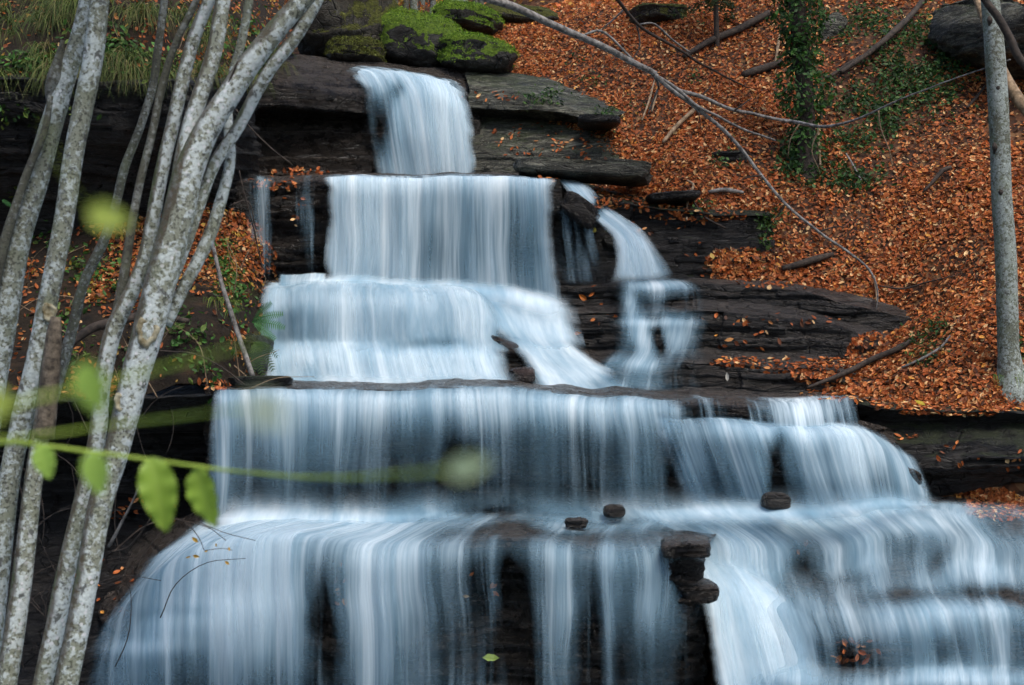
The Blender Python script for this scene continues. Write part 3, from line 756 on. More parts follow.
water('cascade', [[(620, 506, 12.1), (800, 504, 11.9), (930, 499, 11.8), (1150, 514, 11.8)],
                  [(640, 514, 11.6), (800, 515, 11.3), (930, 512, 11.15), (1040, 532, 10.9), (1150, 538, 10.8)],
                  [(690, 540, 11.3), (800, 542, 11.1), (930, 536, 10.9), (1040, 552, 10.7), (1150, 560, 10.6)],
                  [(690, 566, 11.2), (800, 566, 11.0), (930, 558, 10.8), (1040, 574, 10.6), (1150, 584, 10.5)],
                  [(700, 587, 11.0), (820, 587, 10.65), (930, 594, 10.35), (1060, 600, 10.15), (1150, 604, 10.05)],
                  [(705, 603, 10.9), (810, 608, 10.3), (900, 610, 10.0), (1060, 607, 9.88), (1150, 609, 9.82)],
                  [(715, 630, 10.8), (810, 630, 10.22), (900, 634, 9.95), (1060, 634, 9.82), (1150, 636, 9.78)],
                  [(720, 656, 10.75), (810, 662, 10.18), (900, 666, 9.92), (1060, 665, 9.8), (1150, 665, 9.76)],
                  [(720, 672, 10.5), (810, 675, 9.95), (900, 678, 9.72), (1060, 676, 9.6), (1150, 676, 9.56)],
                  [(720, 790, 10.4), (810, 790, 9.85), (900, 790, 9.62), (1060, 790, 9.5), (1150, 790, 9.46)]], 330, 180, .56,
      [(730, 545, 50, 40, .36), (740, 512, 110, 8, .3), (880, 520, 60, 12, .25), (800, 560, 14, 24, -.2), (850, 575, 30, 8, -.1), (910, 595, 60, 8, -.16), (1000, 595, 40, 12, -.18), (870, 560, 26, 40, .14), (960, 560, 26, 20, .1), (985, 575, 30, 14, .1),
       (1000, 520, 30, 20, -.2), (930, 560, 14, 16, -.2), (850, 645, 24, 22, -.2), (950, 645, 22, 22, -.16), (900, 620, 60, 14, .2), (985, 612, 50, 10, .15), (760, 650, 50, 50, .3), (820, 600, 40, 10, .05), (930, 678, 90, 10, .25)],
      'low stepped cascades over brown rock at the lower right', seed=13, fu=(.02, .08), fv=(.1, 0), layers=2, relief=.025)
water('cascade', [[(680, 540, 11.3), (730, 550, 11.3)], [(690, 570, 10.9), (768, 582, 10.85)], [(698, 592, 10.65), (800, 600, 10.5)], [(702, 625, 10.45), (815, 622, 10.3)], [(714, 690, 10.25), (842, 690, 10.1)], [(724, 790, 10.1), (856, 790, 10.0)]],
      110, 110, .95, [(800, 640, 14, 60, -.15)], 'thick white chute at the right of the lowest ledge', seed=14, relief=.010, sig=.15, fu=(.15, .3), fv=(.3, 0), mat=M_WATERSOFT, layers=2)
# foam where falls land
water('foam', [[(212, 484, 11.95), (420, 482, 11.8), (700, 480, 11.66), (860, 480, 11.12), (932, 486, 11.42)],
               [(208, 506, 11.85), (420, 503, 11.72), (700, 500, 11.58), (860, 497, 11.06), (935, 496, 11.36)],
               [(204, 520, 11.5), (420, 516, 11.45), (700, 511, 11.35), (860, 506, 11.0), (940, 503, 11.25)],
               [(196, 544, 11.0), (420, 536, 11.0), (700, 530, 11.0), (860, 524, 10.9), (965, 520, 10.95)]], 300, 50, .66,
      [(290, 518, 120, 18, .3), (500, 512, 60, 14, -.22), (740, 510, 70, 14, .16), (530, 530, 100, 9, -.3), (880, 505, 40, 10, .1)], 'white foam along the foot of the main fall', seed=15, fu=(.05, .08), fv=(.55, .5), mat=M_WATERSOFT, relief=.04, jit=.3)
water('foam', [[(330, 270, 15.0), (470, 280, 15.0), (570, 292, 14.95)], [(322, 284, 14.75), (470, 292, 14.75), (575, 306, 14.65)], [(316, 296, 14.5), (470, 306, 14.5), (580, 330, 14.35)]], 130, 26, 1.0,
      [(400, 285, 60, 14, .15), (540, 312, 40, 16, .15)], 'white foam at the foot of the second waterfall', seed=16, fu=(.12, .12), fv=(.5, .5), mat=M_WATERSOFT, relief=.05)

water('foam', [[(430, 280, 14.95), (574, 292, 14.95)], [(452, 298, 14.6), (578, 314, 14.65)], [(474, 330, 14.3), (584, 344, 14.4)], [(500, 352, 14.1), (596, 362, 14.15)]], 90, 40, .95,
      [(505, 350, 16, 10, -.4)], 'white foam joining the cascade and the foaming run', seed=17, fu=(.3, .25), fv=(.35, .4), mat=M_WATERSOFT, relief=.05)
water('foam', [[(350, 340, 14.15), (500, 346, 14.2)], [(346, 352, 13.98), (506, 358, 14.0)], [(340, 370, 13.8), (512, 372, 13.85)]], 90, 26, .8, [], 'foam on the middle step of the white cascade', seed=18, fu=(.25, .2), fv=(.5, .5), mat=M_WATERSOFT, relief=.05)
water('foam', [[(262, 370, 13.75), (520, 372, 13.75)], [(258, 382, 13.55), (528, 384, 13.55)], [(256, 391, 13.3), (536, 392, 13.3)]], 120, 24, .8, [], 'foam at the foot of the white cascade', seed=19, fu=(.1, .15), fv=(.6, .3), mat=M_WATERSOFT, relief=.04)
# ------------------------------------------------------------------ what things rest on
_vs, _ps, _b = [], [], 0
for V, Fc in SOLID:
    _vs.append(V); _ps.append(Fc + _b); _b += len(V)
BVH = BVHTree.FromPolygons(np.concatenate(_vs).tolist(), np.concatenate(_ps).tolist())


def hit(px, py):
    """Point and normal of the rock or soil seen at a pixel of the photograph."""
    d = Vector(P(px, py, 1.0)) - Vector((0, 0, ZC)); d.normalize()
    p, n, i, t = BVH.ray_cast(Vector((0, 0, ZC)), d)
    if p is None:
        return None, None
    if n.dot(d) > 0: n = -n
    return np.array(p), np.array(n)


def frame(n):
    n = np.asarray(n, float); n = n / np.linalg.norm(n)
    a = np.array((0, 0, 1.0)) if abs(n[2]) < .9 else np.array((1.0, 0, 0))
    t = np.cross(a, n); t /= np.linalg.norm(t)
    return t, np.cross(n, t), n


# ------------------------------------------------------------------ leaves
LV = np.array([(0, -1, 0), (0, -.35, -.09), (0, .35, -.09), (0, 1, .12), (-.46, -.38, .1), (-.42, .34, .1), (.46, -.38, .1), (.42, .34, .1)], float)
LT = np.array([(0, 1, 4), (5, 2, 3), (0, 6, 1), (7, 3, 2)])
LQ = np.array([(4, 1, 2, 5), (6, 7, 2, 1)])
DRY = np.array([(.30, .080, .024), (.36, .115, .036), (.22, .056, .018), (.12, .036, .015), (.42, .18, .075), (.52, .32, .17), (.06, .022, .012), (.50, .22, .05), (.28, .066, .018)])
DRYW = np.array([.20, .16, .16, .14, .11, .07, .09, .02, .05])


def leaf_mesh(pos, nor, size, col, tilt=.5, rng=RNG):
    n = len(pos)
    nor = nor + rng.normal(0, tilt, (n, 3)); nor /= np.linalg.norm(nor, axis=1, keepdims=True)
    a = rng.normal(0, 1, (n, 3)); t = np.cross(a, nor); t /= np.linalg.norm(t, axis=1, keepdims=True)
    b = np.cross(nor, t)
    curl = rng.uniform(-.4, 2.6, n)[:, None, None]
    wd = rng.uniform(.75, 1.25, n)[:, None, None]
    L = LV[None] * size[:, None, None]
    V = pos[:, None] + L[..., 0:1] * wd * t[:, None] + L[..., 1:2] * b[:, None] + L[..., 2:3] * curl * nor[:, None]
    o = (np.arange(n) * 8)[:, None, None]
    T = (LT[None] + o).reshape(-1, 3); Q = (LQ[None] + o).reshape(-1, 4)
    C = np.repeat(col, 8, 0) * np.tile(np.array([.8, .9, .95, .85, 1.1, 1.1, 1.05, 1.05]), n)[:, None]
    return V.reshape(-1, 3), [T, Q], C


def dry_colours(n, bright=1.0):
    bright = bright * 1.42 * np.array((1.02, 1.06, .92))
    c = DRY[RNG.choice(len(DRY), n, p=DRYW)] * RNG.uniform(.7, 1.3, (n, 1)) * bright
    return c


def surface_samples(V, Fq, n, keep=None):
    a, b, c, d = V[Fq[:, 0]], V[Fq[:, 1]], V[Fq[:, 2]], V[Fq[:, 3]]
    nn = np.cross(c - a, d - b); ar = np.linalg.norm(nn, axis=1)
    w = ar.copy()
    cen = (a + b + c + d) / 4
    if keep is not None: w = w * keep(cen)
    i = RNG.choice(len(Fq), n, p=w / w.sum())
    u, v = RNG.random((n, 1)), RNG.random((n, 1))
    p = a[i] * (1 - u) * (1 - v) + b[i] * u * (1 - v) + c[i] * u * v + d[i] * (1 - u) * v
    nr = nn[i] / (ar[i][:, None] + 1e-9)
    nr = nr * np.sign(nr[:, 2:3] + 1e-9)
    return p, nr


IVYSPOTS = [(800, 162, 26, 26), (880, 120, 44, 44), (905, 70, 40, 40), (868, 32, 40, 30), (925, 45, 34, 44), (845, 100, 30, 26), (850, 178, 40, 12), (598, 122, 20, 10), (726, 158, 22, 10), (940, 340, 20, 16), (945, 178, 16, 8), (1010, 120, 30, 20)]


def slope_keep(c):
    px, py = to_px(c)
    k = ((px > 430) & (px < 1330) & (py < 430) & (py > -60) & (c[:, 1] < 23)) * 1.0
    for ex, ey, rx, ry in IVYSPOTS:
        k = k * (1 - .8 * np.exp(-((px - ex) / rx)**2 - ((py - ey) / ry)**2))
    # leaves drift: thin patches of bare soil here and there
    return k * (.4 + .6 * sstep(-.10, .05, fbm(c[:, 0] * 1.1, c[:, 1] * 1.1, 0 * c[:, 0], 201, 3)))


p, nr = surface_samples(slopeV, slopeF, 195000, slope_keep)
sz = .0145 + .025 * RNG.random(len(p)) ** 1.6
V, Fs, C = leaf_mesh(p + nr * RNG.uniform(.0, .035, (len(p), 1)), nr, sz, dry_colours(len(p)), .42)
tag(obj('fallen_leaves', V, Fs, M_LEAF, base=(0, 0, 0), attrs={'col': C}, smooth=False), 'copper beech leaves covering the hillside right of the falls', 'leaves', kind='stuff')
# far forest floor
p, nr = surface_samples(slopeV, slopeF, 9000, lambda c: ((c[:, 1] >= 21) & (c[:, 0] > -9) & (c[:, 0] < 6)) * 1.0)
cc = dry_colours(len(p), 1.25); cc[RNG.random(len(p)) < .25] = (.42, .22, .03)
V, Fs, C = leaf_mesh(p + nr * .03, nr, RNG.uniform(.05, .10, len(p)), cc, .5)
tag(obj('fallen_leaves', V, Fs, M_LEAF, base=(0, 0, 0), attrs={'col': C}, smooth=False), 'orange leaf carpet of the wood beyond the boulders', 'leaves', kind='stuff')


# left bank: drifts of leaves
def shelf_keep(c):
    px, py = to_px(c)
    k = ((px > -60) & (px < 275)) * 1.0
    k = k * (1 - .75 * sstep(150, 190, px) * sstep(255, 300, py))
    return k * (.10 + sstep(.0, .12, fbm(c[:, 0] * 1.3, c[:, 1] * 1.3, c[:, 2] * 1.3, 211, 3) + .16 * sstep(330, 250, py)))


p1, n1 = surface_samples(shelfV, shelfF, 6500, shelf_keep)
p2, n2 = surface_samples(bankV, bankF, 3400, lambda c: ((to_px(c)[0] > -60) & (to_px(c)[0] < 300) & (to_px(c)[1] > -30)) * (.25 + sstep(-.05, .1, fbm(c[:, 0] * 1.5, c[:, 1] * 1.5, 0 * c[:, 0], 215, 3))))
p = np.r_[p1, p2]; nr = np.r_[n1, n2]
cc = dry_colours(len(p)); y = RNG.random(len(p)) < .12; cc[y] = np.array((.5, .3, .05)) * RNG.uniform(.6, 1.1, (y.sum(), 1))
V, Fs, C = leaf_mesh(p + nr * RNG.uniform(.005, .05, (len(p), 1)), nr, RNG.uniform(.016, .038, len(p)), cc * .8, .6)
tag(obj('fallen_leaves', V, Fs, M_LEAF, base=(0, 0, 0), attrs={'col': C}, smooth=False), 'scattered brown leaves on the left bank and shelf', 'leaves', kind='stuff')

# leaves caught on rock: ellipses (px, py, rx, ry, how many)
POS, NOR, COLS = [], [], []
for ex, ey, rx, ry, n in [(560, 178, 22, 4, 30), (1012, 387, 22, 6, 170), (625, 193, 45, 8, 260), (640, 205, 60, 6, 120), (700, 216, 50, 6, 120), (740, 262, 34, 14, 420), (790, 282, 60, 8, 90), (770, 320, 80, 6, 26), (745, 340, 40, 10, 12),
                          (735, 362, 26, 5, 60), (790, 366, 50, 8, 70), (830, 372, 40, 14, 260), (880, 352, 34, 20, 380), (860, 395, 60, 8, 200), (960, 404, 90, 10, 700), (1000, 508, 38, 14, 420), (985, 494, 30, 6, 100), (1010, 460, 12, 18, 6),
                          (905, 437, 12, 4, 8), (960, 460, 40, 20, 8), (275, 183, 30, 6, 34), (300, 172, 30, 4, 40), (296, 205, 12, 24, 12), (265, 268, 14, 28, 60), (240, 255, 24, 30, 90), (655, 225, 30, 10, 10),
                          (590, 300, 20, 16, 5), (600, 320, 30, 10, 5), (660, 148, 60, 10, 60), (530, 140, 40, 20, 40), (590, 150, 40, 14, 60), (390, 53, 14, 5, 30), (490, 96, 30, 6, 16), (150, 510, 50, 18, 26), (95, 590, 40, 30, 22), (215, 385, 26, 5, 40), (480, 585, 20, 20, 6), (345, 590, 10, 30, 8), (850, 650, 30, 14, 22), (700, 260, 26, 22, 8), (800, 540, 10, 16, 6)]:
    for _ in range(n):
        a, r = random.uniform(0, 6.283), math.sqrt(random.random())
        q, nn = hit(ex + rx * r * math.cos(a), ey + ry * r * math.sin(a))
        if q is not None:
            POS.append(q); NOR.append(nn)
p, nr = np.array(POS), np.array(NOR)
V, Fs, C = leaf_mesh(p + nr * .012, nr, RNG.uniform(.02, .042, len(p)), dry_colours(len(p), 1.05), .3)
tag(obj('fallen_leaves', V, Fs, M_LEAF, base=(0, 0, 0), attrs={'col': C}, smooth=False), 'orange leaves caught on the dark rock ledges', 'leaves', kind='stuff')


def big_leaf(px, py, size, col, label, yaw=None):
    q, n = hit(px, py)
    n = n * .5 + np.array((0, -.6, .5))
    rng = np.random.default_rng(int(px * 7 + py))
    V, Fs, C = leaf_mesh(q[None] + n[None] * .05, n[None], np.array([size]), np.array([col]), .15, rng)
    tag(obj('fallen_leaf', V, Fs, M_LEAF, attrs={'col': C}, smooth=False), label, 'leaf')


big_leaf(491, 662, .065, (.30, .40, .10), 'pale green leaf stuck on the wet rock at the bottom of the lowest fall')
big_leaf(932, 21, .11, (.60, .32, .08), 'large tan yellow leaf high on the ivy patch near the top right')
big_leaf(594, 233, .045, (.50, .42, .06), 'yellow leaf on dark rock under the narrow side cascade')
big_leaf(583, 298, .055, (.48, .14, .02), 'orange leaf on the ledge left of the stepped trickle')
big_leaf(578, 336, .045, (.50, .16, .02), 'orange leaf on the lower ledge beside the foaming run')
big_leaf(711, 259, .05, (.50, .33, .08), 'pale yellow leaf at the tip of the leaf drift above the layered ledges')
big_leaf(729, 343, .05, (.45, .2, .06), 'tan leaf alone on bare rock below the layered ledges')
big_leaf(919, 409, .05, (.55, .42, .05), 'yellow leaf on the rim of the right rock face')
big_leaf(727, 377, .045, (.55, .52, .45), 'whitish leaf by the lip of the main fall')

# ------------------------------------------------------------------ tubes
def tube_mesh(pts, rad, seg=10, step=.04, wob=.0, bump=.0, seed=0, cap=True):
    pts = np.asarray(pts, float); rad = np.asarray(rad, float)
    d = np.concatenate(([0], np.cumsum(np.linalg.norm(np.diff(pts, axis=0), axis=1))))
    n = max(4, min(400, int(d[-1] / step)))
    t = np.linspace(0, d[-1], n)
    c = catmull(pts, d, t) if len(pts) > 2 else np.stack([np.interp(t, d, pts[:, k]) for k in range(3)], 1)
    r = np.interp(t, d, rad)
    if wob:
        c = c + wob * np.stack([fbm(t * 2.1, 0 * t, 0 * t, seed + k, 3) for k in range(3)], 1)
    T = np.gradient(c, axis=0); T /= np.linalg.norm(T, axis=1, keepdims=True)
    N = np.zeros_like(T)
    a = np.array((1.0, 0.1, 0.05))
    N[0] = a - T[0] * a.dot(T[0]); N[0] /= np.linalg.norm(N[0])
    for i in range(1, n):
        v = N[i - 1] - T[i] * N[i - 1].dot(T[i]); N[i] = v / np.linalg.norm(v)
    B = np.cross(T, N)
    th = np.linspace(0, 2 * math.pi, seg, endpoint=False)
    R = r[:, None] * np.ones((1, seg))
    if bump:
        ct, sn = np.cos(th)[None], np.sin(th)[None]
        R = R * (1 + bump * 2 * fbm(ct * 1.1 + 0 * R, sn * 1.1 + 0 * R, t[:, None] * 1.4 + 0 * R, seed + 11, 3)
                 + bump * .8 * fbm(ct * 3, sn * 3, t[:, None] * 9 + 0 * R, seed + 15, 3))
    V = c[:, None] + R[..., None] * (np.cos(th)[None, :, None] * N[:, None] + np.sin(th)[None, :, None] * B[:, None])
    V = V.reshape(-1, 3); Fq = [grid_faces(seg, n, wrap=True)]
    if cap:
        V = np.vstack([V, c[0] , c[-1]])
        k = np.arange(seg); k2 = (k + 1) % seg; m = n * seg
        Fq.append(np.stack([k2, k, np.full(seg, m)], 1)); Fq.append(np.stack([(n - 1) * seg + k, (n - 1) * seg + k2, np.full(seg, m + 1)], 1))
    return V, Fq


def px_tube(path, Y0, Y1=None, slim=1.0, **kw):
    """path: (px, py, width in px[, Y])."""
    n = len(path); pts, rad = [], []
    for i, q in enumerate(path):
        Y = q[3] if len(q) > 3 else Y0 + ((Y1 if Y1 is not None else Y0) - Y0) * i / (n - 1)
        pts.append(P(q[0], q[1], Y)); rad.append(q[2] / 2 / F * Y * slim)
    return tube_mesh(pts, rad, **kw)


def merge(parts):
    V, Fs, b = [], [], 0
    for v, fs in parts:
        V.append(v); Fs += [f + b for f in fs]; b += len(v)
    return np.concatenate(V), Fs


AUTUMN = [(.34, .20, .03), (.28, .24, .04), (.36, .13, .02), (.16, .18, .03)]


def leaf_cloud(P0, N0, size, cols, tilt=.6):
    n = len(P0)
    c = np.array(cols)[RNG.integers(0, len(cols), n)] * RNG.uniform(.6, 1.35, (n, 1))
    return leaf_mesh(P0, N0, RNG.uniform(.6, 1.2, n) * size, c, tilt)



# ------------------------------------------------------------------ left trees (they go on above and below the frame)
def extend(path, top=(0, 0), bottom=None):
    return ([(path[0][0] + top[0], path[0][1] - 420, path[0][2] * .8, *path[0][3:])] if top is not None else []) + list(path) + ([bottom] if bottom else [])


def crown(parent, c, r, n, size, cols, seed):
    """Limbs and a loose autumn crown round the point c."""
    rg = np.random.default_rng(seed); c = np.asarray(c, float)
    limbs, P0, N0 = [], [], []
    for k in range(11):
        a = rg.uniform(0, 6.283); e = c + np.array((math.cos(a), math.sin(a), rg.uniform(-.25, .9))) * r * rg.uniform(.7, 1.1)
        m = (c + e) / 2 + rg.normal(0, .12 * r, 3)
        limbs.append(tube_mesh([c - (0, 0, .5 * r * rg.random()), m, e], [.045 * r, .025 * r, .006 * r], seg=7, step=.12, wob=.05, seed=seed + k))
        for q in range(9):
            s = c + (e - c) * rg.uniform(.35, 1.1) + rg.normal(0, .16 * r, 3)
            P0.append(s + rg.normal(0, .13 * r, (n // 99, 3))); N0.append(rg.normal(0, 1, (n // 99, 3)) + np.array((0, 0, .8)))
    V, Fq = merge(limbs)
    o = obj('crown', V, Fq, M_STICKD, parent)
    V, Fs, C = leaf_cloud(np.concatenate(P0), np.concatenate(N0), size, cols)
    obj('foliage', V, Fs, M_LEAF, o, attrs={'col': C}, smooth=False)


def tree(label, trunk, Y, mat, extra=(), seed=0, group=None, top=(60, 0), bottom=None, knots=()):
    path = extend(trunk, top, bottom)
    base = P(path[-1][0], path[-1][1], Y)
    t = thing('tree', label, 'tree', base, group)
    V, Fq = px_tube(path, Y, slim=.9, seg=26, step=.022, wob=.02, bump=.05, seed=seed)
    obj('trunk', V, Fq, mat, t)
    if top is not None:
        crown(t, P(path[0][0], path[0][1], Y), 1.15, 1500, .05, AUTUMN, 700 + seed)
    for e in extra:
        nm, pth, y0, y1, m = e[:5]
        V, Fq = px_tube(pth, y0, y1, slim=.88, seg=18, step=.025, wob=.02 if nm != 'twig' else .03, bump=.06, seed=seed + 31 + len(pth))
        obj(nm, V, Fq, m, t)
    for kx, ky, kr in knots:
        knot(t, kx, ky, kr, Y, np.interp(ky, [q[1] for q in path], [q[2] for q in path]) / 2 / F * Y * .86)
    return t


def knot(parent, kx, ky, kr, Y, kd=.06):
    """An oval branch scar: a raised ring round a sunk yellowish heart."""
    c = P(kx, ky, Y - kd); r = kr / F * Y
    th = np.linspace(0, 2 * math.pi, 28, endpoint=False)
    prof = [(.15, .02), (.35, .0), (.55, .10), (.72, .34), (.88, .42), (1.05, .25), (1.18, -.15)]
    n = np.array((.25, -1, .05)); tt, bb, nn = frame(n)
    V = []
    for a, h in prof:
        w = 1 + .12 * np.sin(th * 3 + 1) + .06 * np.sin(th * 7)
        V.append(c + nn * (h * r * .5) + (np.cos(th) * w)[:, None] * tt * a * r * .85 + (np.sin(th) * w)[:, None] * bb * a * r * 1.15)
    V = np.concatenate(V)
    V = np.vstack([V, c]); k = np.arange(28)
    Fs = [grid_faces(28, len(prof), wrap=True), np.stack([(k + 1) % 28, k, np.full(28, len(V) - 1)], 1)]
    obj('knot', V, Fs, M_KNOT, parent)


M_KNOT = mat_wood('branch scar wood', (.10, .075, .03), (.33, .31, .22), 26)
BOT = 800
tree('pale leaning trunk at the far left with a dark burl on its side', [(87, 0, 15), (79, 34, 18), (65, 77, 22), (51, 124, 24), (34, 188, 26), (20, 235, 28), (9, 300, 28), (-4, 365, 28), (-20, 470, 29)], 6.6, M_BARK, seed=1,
     bottom=(-58, BOT, 34), extra=[('burl', [(62, 40, 4), (59, 60, 13), (56, 78, 22), (52, 92, 17), (50, 112, 4)], 6.58, 6.58, M_BARKD),
                                  ('dead_bough', [(50, 96, 6), (44, 130, 8), (31, 160, 9), (18, 195, 10), (4, 240, 12), (-10, 300, 12)], 6.5, 6.5, M_BARKD)])
tree('pale trunk leaning right, second from the left edge', [(99, -2, 21), (94, 50, 22), (82, 111, 22), (72, 161, 22), (61, 235, 22), (50, 295, 22), (37, 362, 23), (24, 416, 24), (12, 470, 23), (0, 566, 24)], 6.3, M_BARK, seed=2,
     bottom=(-28, BOT, 30), knots=[(49, 312, 7)])
tree('broken brown topped snag between the two pale trunk groups', [(54, 332, 9), (51, 350, 15), (46, 395, 18), (42, 430, 20), (33, 488, 20), (25, 556, 22), (14, 633, 23), (6, 685, 23)], 6.15, M_BARKB, seed=3, top=None, bottom=(-10, BOT, 27),
     extra=[('splintered_bark', [(56, 316, 11), (54, 334, 18), (50, 372, 21), (46, 405, 22), (43, 438, 23)], 6.14, 6.14, M_STUMP)])
tree('slim dark stem leaning across the left cliff', [(165, 0, 8), (158, 50, 9), (154, 80, 9), (141, 124, 9), (124, 168, 10), (114, 208, 10), (104, 241, 11), (87, 278, 11), (71, 335, 12)], 8.6, M_BARKD, seed=4, bottom=(30, 480, 15), top=(20, 0))
tree('mottled trunk forking into two slim stems beside the biggest trunk', [(211, -2, 13), (198, 30, 14), (181, 84, 15), (168, 141, 15), (156, 201, 16), (148, 245, 16), (134, 288, 17), (115, 329, 19), (104, 372, 19), (97, 436, 19), (86, 488, 20), (68, 566, 21), (52, 643, 22), (43, 685, 22)], 6.1, M_BARKB, seed=5,
     bottom=(16, BOT, 26), top=(40, 0), extra=[('bough', [(215, -160, 6), (196, 0, 8), (175, 44, 8), (161, 87, 9), (151, 134, 9), (139, 185, 9), (131, 230, 10), (122, 285, 12), (112, 335, 14)], 6.15, 6.12, M_BARKD)])
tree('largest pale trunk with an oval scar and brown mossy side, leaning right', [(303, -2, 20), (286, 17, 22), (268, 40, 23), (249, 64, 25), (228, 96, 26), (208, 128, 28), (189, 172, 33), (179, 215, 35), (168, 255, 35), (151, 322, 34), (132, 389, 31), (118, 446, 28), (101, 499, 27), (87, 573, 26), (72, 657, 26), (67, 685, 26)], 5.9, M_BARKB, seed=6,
     bottom=(50, BOT, 32), top=(260, 0), knots=[(147, 332, 11), (121, 402, 7)],
     extra=[('bough', [(236, -200, 12), (223, -2, 17), (213, 54, 18), (199, 97, 19), (186, 141, 20), (180, 178, 22), (176, 220, 18)], 5.98, 5.95, M_BARKB),
            ('bough', [(345, -90, 10), (318, 0, 13), (309, 16, 13), (290, 44, 14), (273, 64, 14), (256, 91, 14), (236, 128, 14), (215, 161, 14), (199, 201, 15), (191, 225, 15), (176, 270, 14), (160, 310, 12)], 6.15, 5.98, M_BARKB),
            ('bough', [(262, -120, 8), (250, -2, 10), (242, 40, 10), (233, 74, 11), (228, 118, 11), (231, 161, 12), (219, 208, 14), (211, 232, 15), (198, 262, 15), (181, 295, 14), (166, 326, 12)], 6.25, 6.0, M_BARK),
            ('twig', [(252, 75, 2), (225, 100, 3), (238, 62, 2)], 5.9, 5.85, M_STICKD),
            ('twig', [(110, 548, 4), (122, 525, 3), (134, 500, 2), (142, 478, 1.2)], 5.85, 5.7, M_STICK),
            ('twig', [(150, 520, 1.4), (128, 548, 2), (112, 552, 3)], 5.7, 5.85, M_STICKD)])

# right hand trunks
YR = hit(1011, 381)[0][1] + .05
t = thing('tree', 'straight grey trunk rising from the leafy bank at the right edge', 'tree', P(1011, 384, YR))
V, Fq = px_tube([(978, -500, 12), (990, -3, 18), (995, 60, 20), (999, 130, 20), (1002, 200, 20), (1006, 270, 21), (1008, 330, 21), (1009, 352, 21), (1010, 366, 25), (1011, 377, 30), (1012, 390, 42), (1013, 420, 58)], YR, seg=28, step=.03, wob=.015, bump=.03, seed=41)
obj('trunk', V, Fq, M_BARKG, t)
crown(t, P(978, -500, YR), 2.0, 2600, .06, AUTUMN, 790)
for kx, ky in ((990, 21), (998, 89), (1001, 193), (995, 148)):
    c = P(kx, ky, YR - .075)
    V, Fq = tube_mesh([c + (0, .02, .05), c + (0, .004, .01), c + (0, .02, -.05)], [.010, .026, .006], seg=10, step=.01)
    obj('knot', V, Fq, M_STICKD, t)
V, Fq = px_tube([(978, -60, 5), (985, 0, 7), (998, 18, 8), (1010, 40, 8), (1020, 60, 8), (1040, 80, 8)], 11.7, 11.6, seg=12, seed=43, wob=.03)
tag(obj('branch', V, Fq, M_STICKD), 'dark bent branch hanging across the top of the right trunk', 'branch')
V, Fq = px_tube([(974, -10, 6), (981, 12, 7), (990, 36, 8), (1000, 62, 9), (1010, 85, 11), (1022, 105, 13), (1045, 130, 14)], 13.2, 12.4, seg=12, seed=44, wob=.03, bump=.1)
tag(obj('root', V, Fq, M_STICKT), 'bare tan root curving down behind the right trunk', 'root')


IVY = [(.024, .066, .016), (.038, .095, .022), (.016, .044, .012), (.06, .12, .026)]
YI = hit(806, 168)[0][1] + .05
t = thing('tree', 'ivy clad dark trunk standing on the slope right of centre', 'tree', P(806, 170, YI))
V, Fq = px_tube([(788, -420, 14), (795, -4, 17), (800, 40, 17), (804, 80, 17), (806, 115, 17), (806, 150, 20), (806, 175, 30), (806, 190, 44)], YI, seg=20, step=.05, wob=.04, bump=.08, seed=45)
obj('trunk', V, Fq, M_STICKD, t)
crown(t, P(788, -420, YI), 2.0, 2600, .06, AUTUMN, 791)
n = 3400
hh = RNG.random(n) ** .8
cx = np.interp(hh, [0, .1, .35, .6, 1], [806, 805, 803, 800, 790]); cy = 172 - hh * 260
rad = (9 + 11 * np.abs(fbm(hh * 9, 0 * hh, 0 * hh, 77, 2)) * 4) / F * 15.6 * RNG.uniform(.7, 1.5, n)
th = RNG.uniform(0, 6.283, n)
P0 = np.array([P(a, b, YI) for a, b in zip(cx, cy)]) + np.stack([np.cos(th) * rad, np.sin(th) * rad, 0 * th], 1)
V, Fs, C = leaf_cloud(P0, np.stack([np.cos(th), np.sin(th), .4 + 0 * th], 1), .036, IVY + [(.05, .13, .02)])
obj('ivy', V, Fs, M_IVY, t, attrs={'col': C}, smooth=False)

# small fir sapling at the top
t = thing('fir_sapling', 'small dark fir sapling high on the slope, cut by the top edge', 'sapling', P(716, 50, 18.6))
V, Fq = px_tube([(714, -120, 2), (715, -20, 4), (716, 10, 5), (717, 50, 6)], 18.6, seg=8, seed=46)
obj('trunk', V, Fq, M_STICKD, t)
pts, nrm = [], []
for k in range(46):
    z0 = random.uniform(-110, 8); a = random.uniform(0, 6.283); L = (14 + (z0 + 110) * .30) / F * 18.6
    c = P(715, z0, 18.6)
    for j in range(70):
        s = random.random()
        pts.append(c + np.array((math.cos(a) * L * s, math.sin(a) * L * s, -.28 * L * s + random.gauss(0, .012))) + np.random.default_rng(k * 100 + j).normal(0, .02, 3)); nrm.append((random.gauss(0, .3), random.gauss(0, .3), 1))
V, Fs, C = leaf_cloud(np.array(pts), np.array(nrm), .028, [(.02, .04, .012), (.035, .06, .018), (.05, .06, .02)])
obj('foliage', V, Fs, M_IVY, t, attrs={'col': C}, smooth=False)

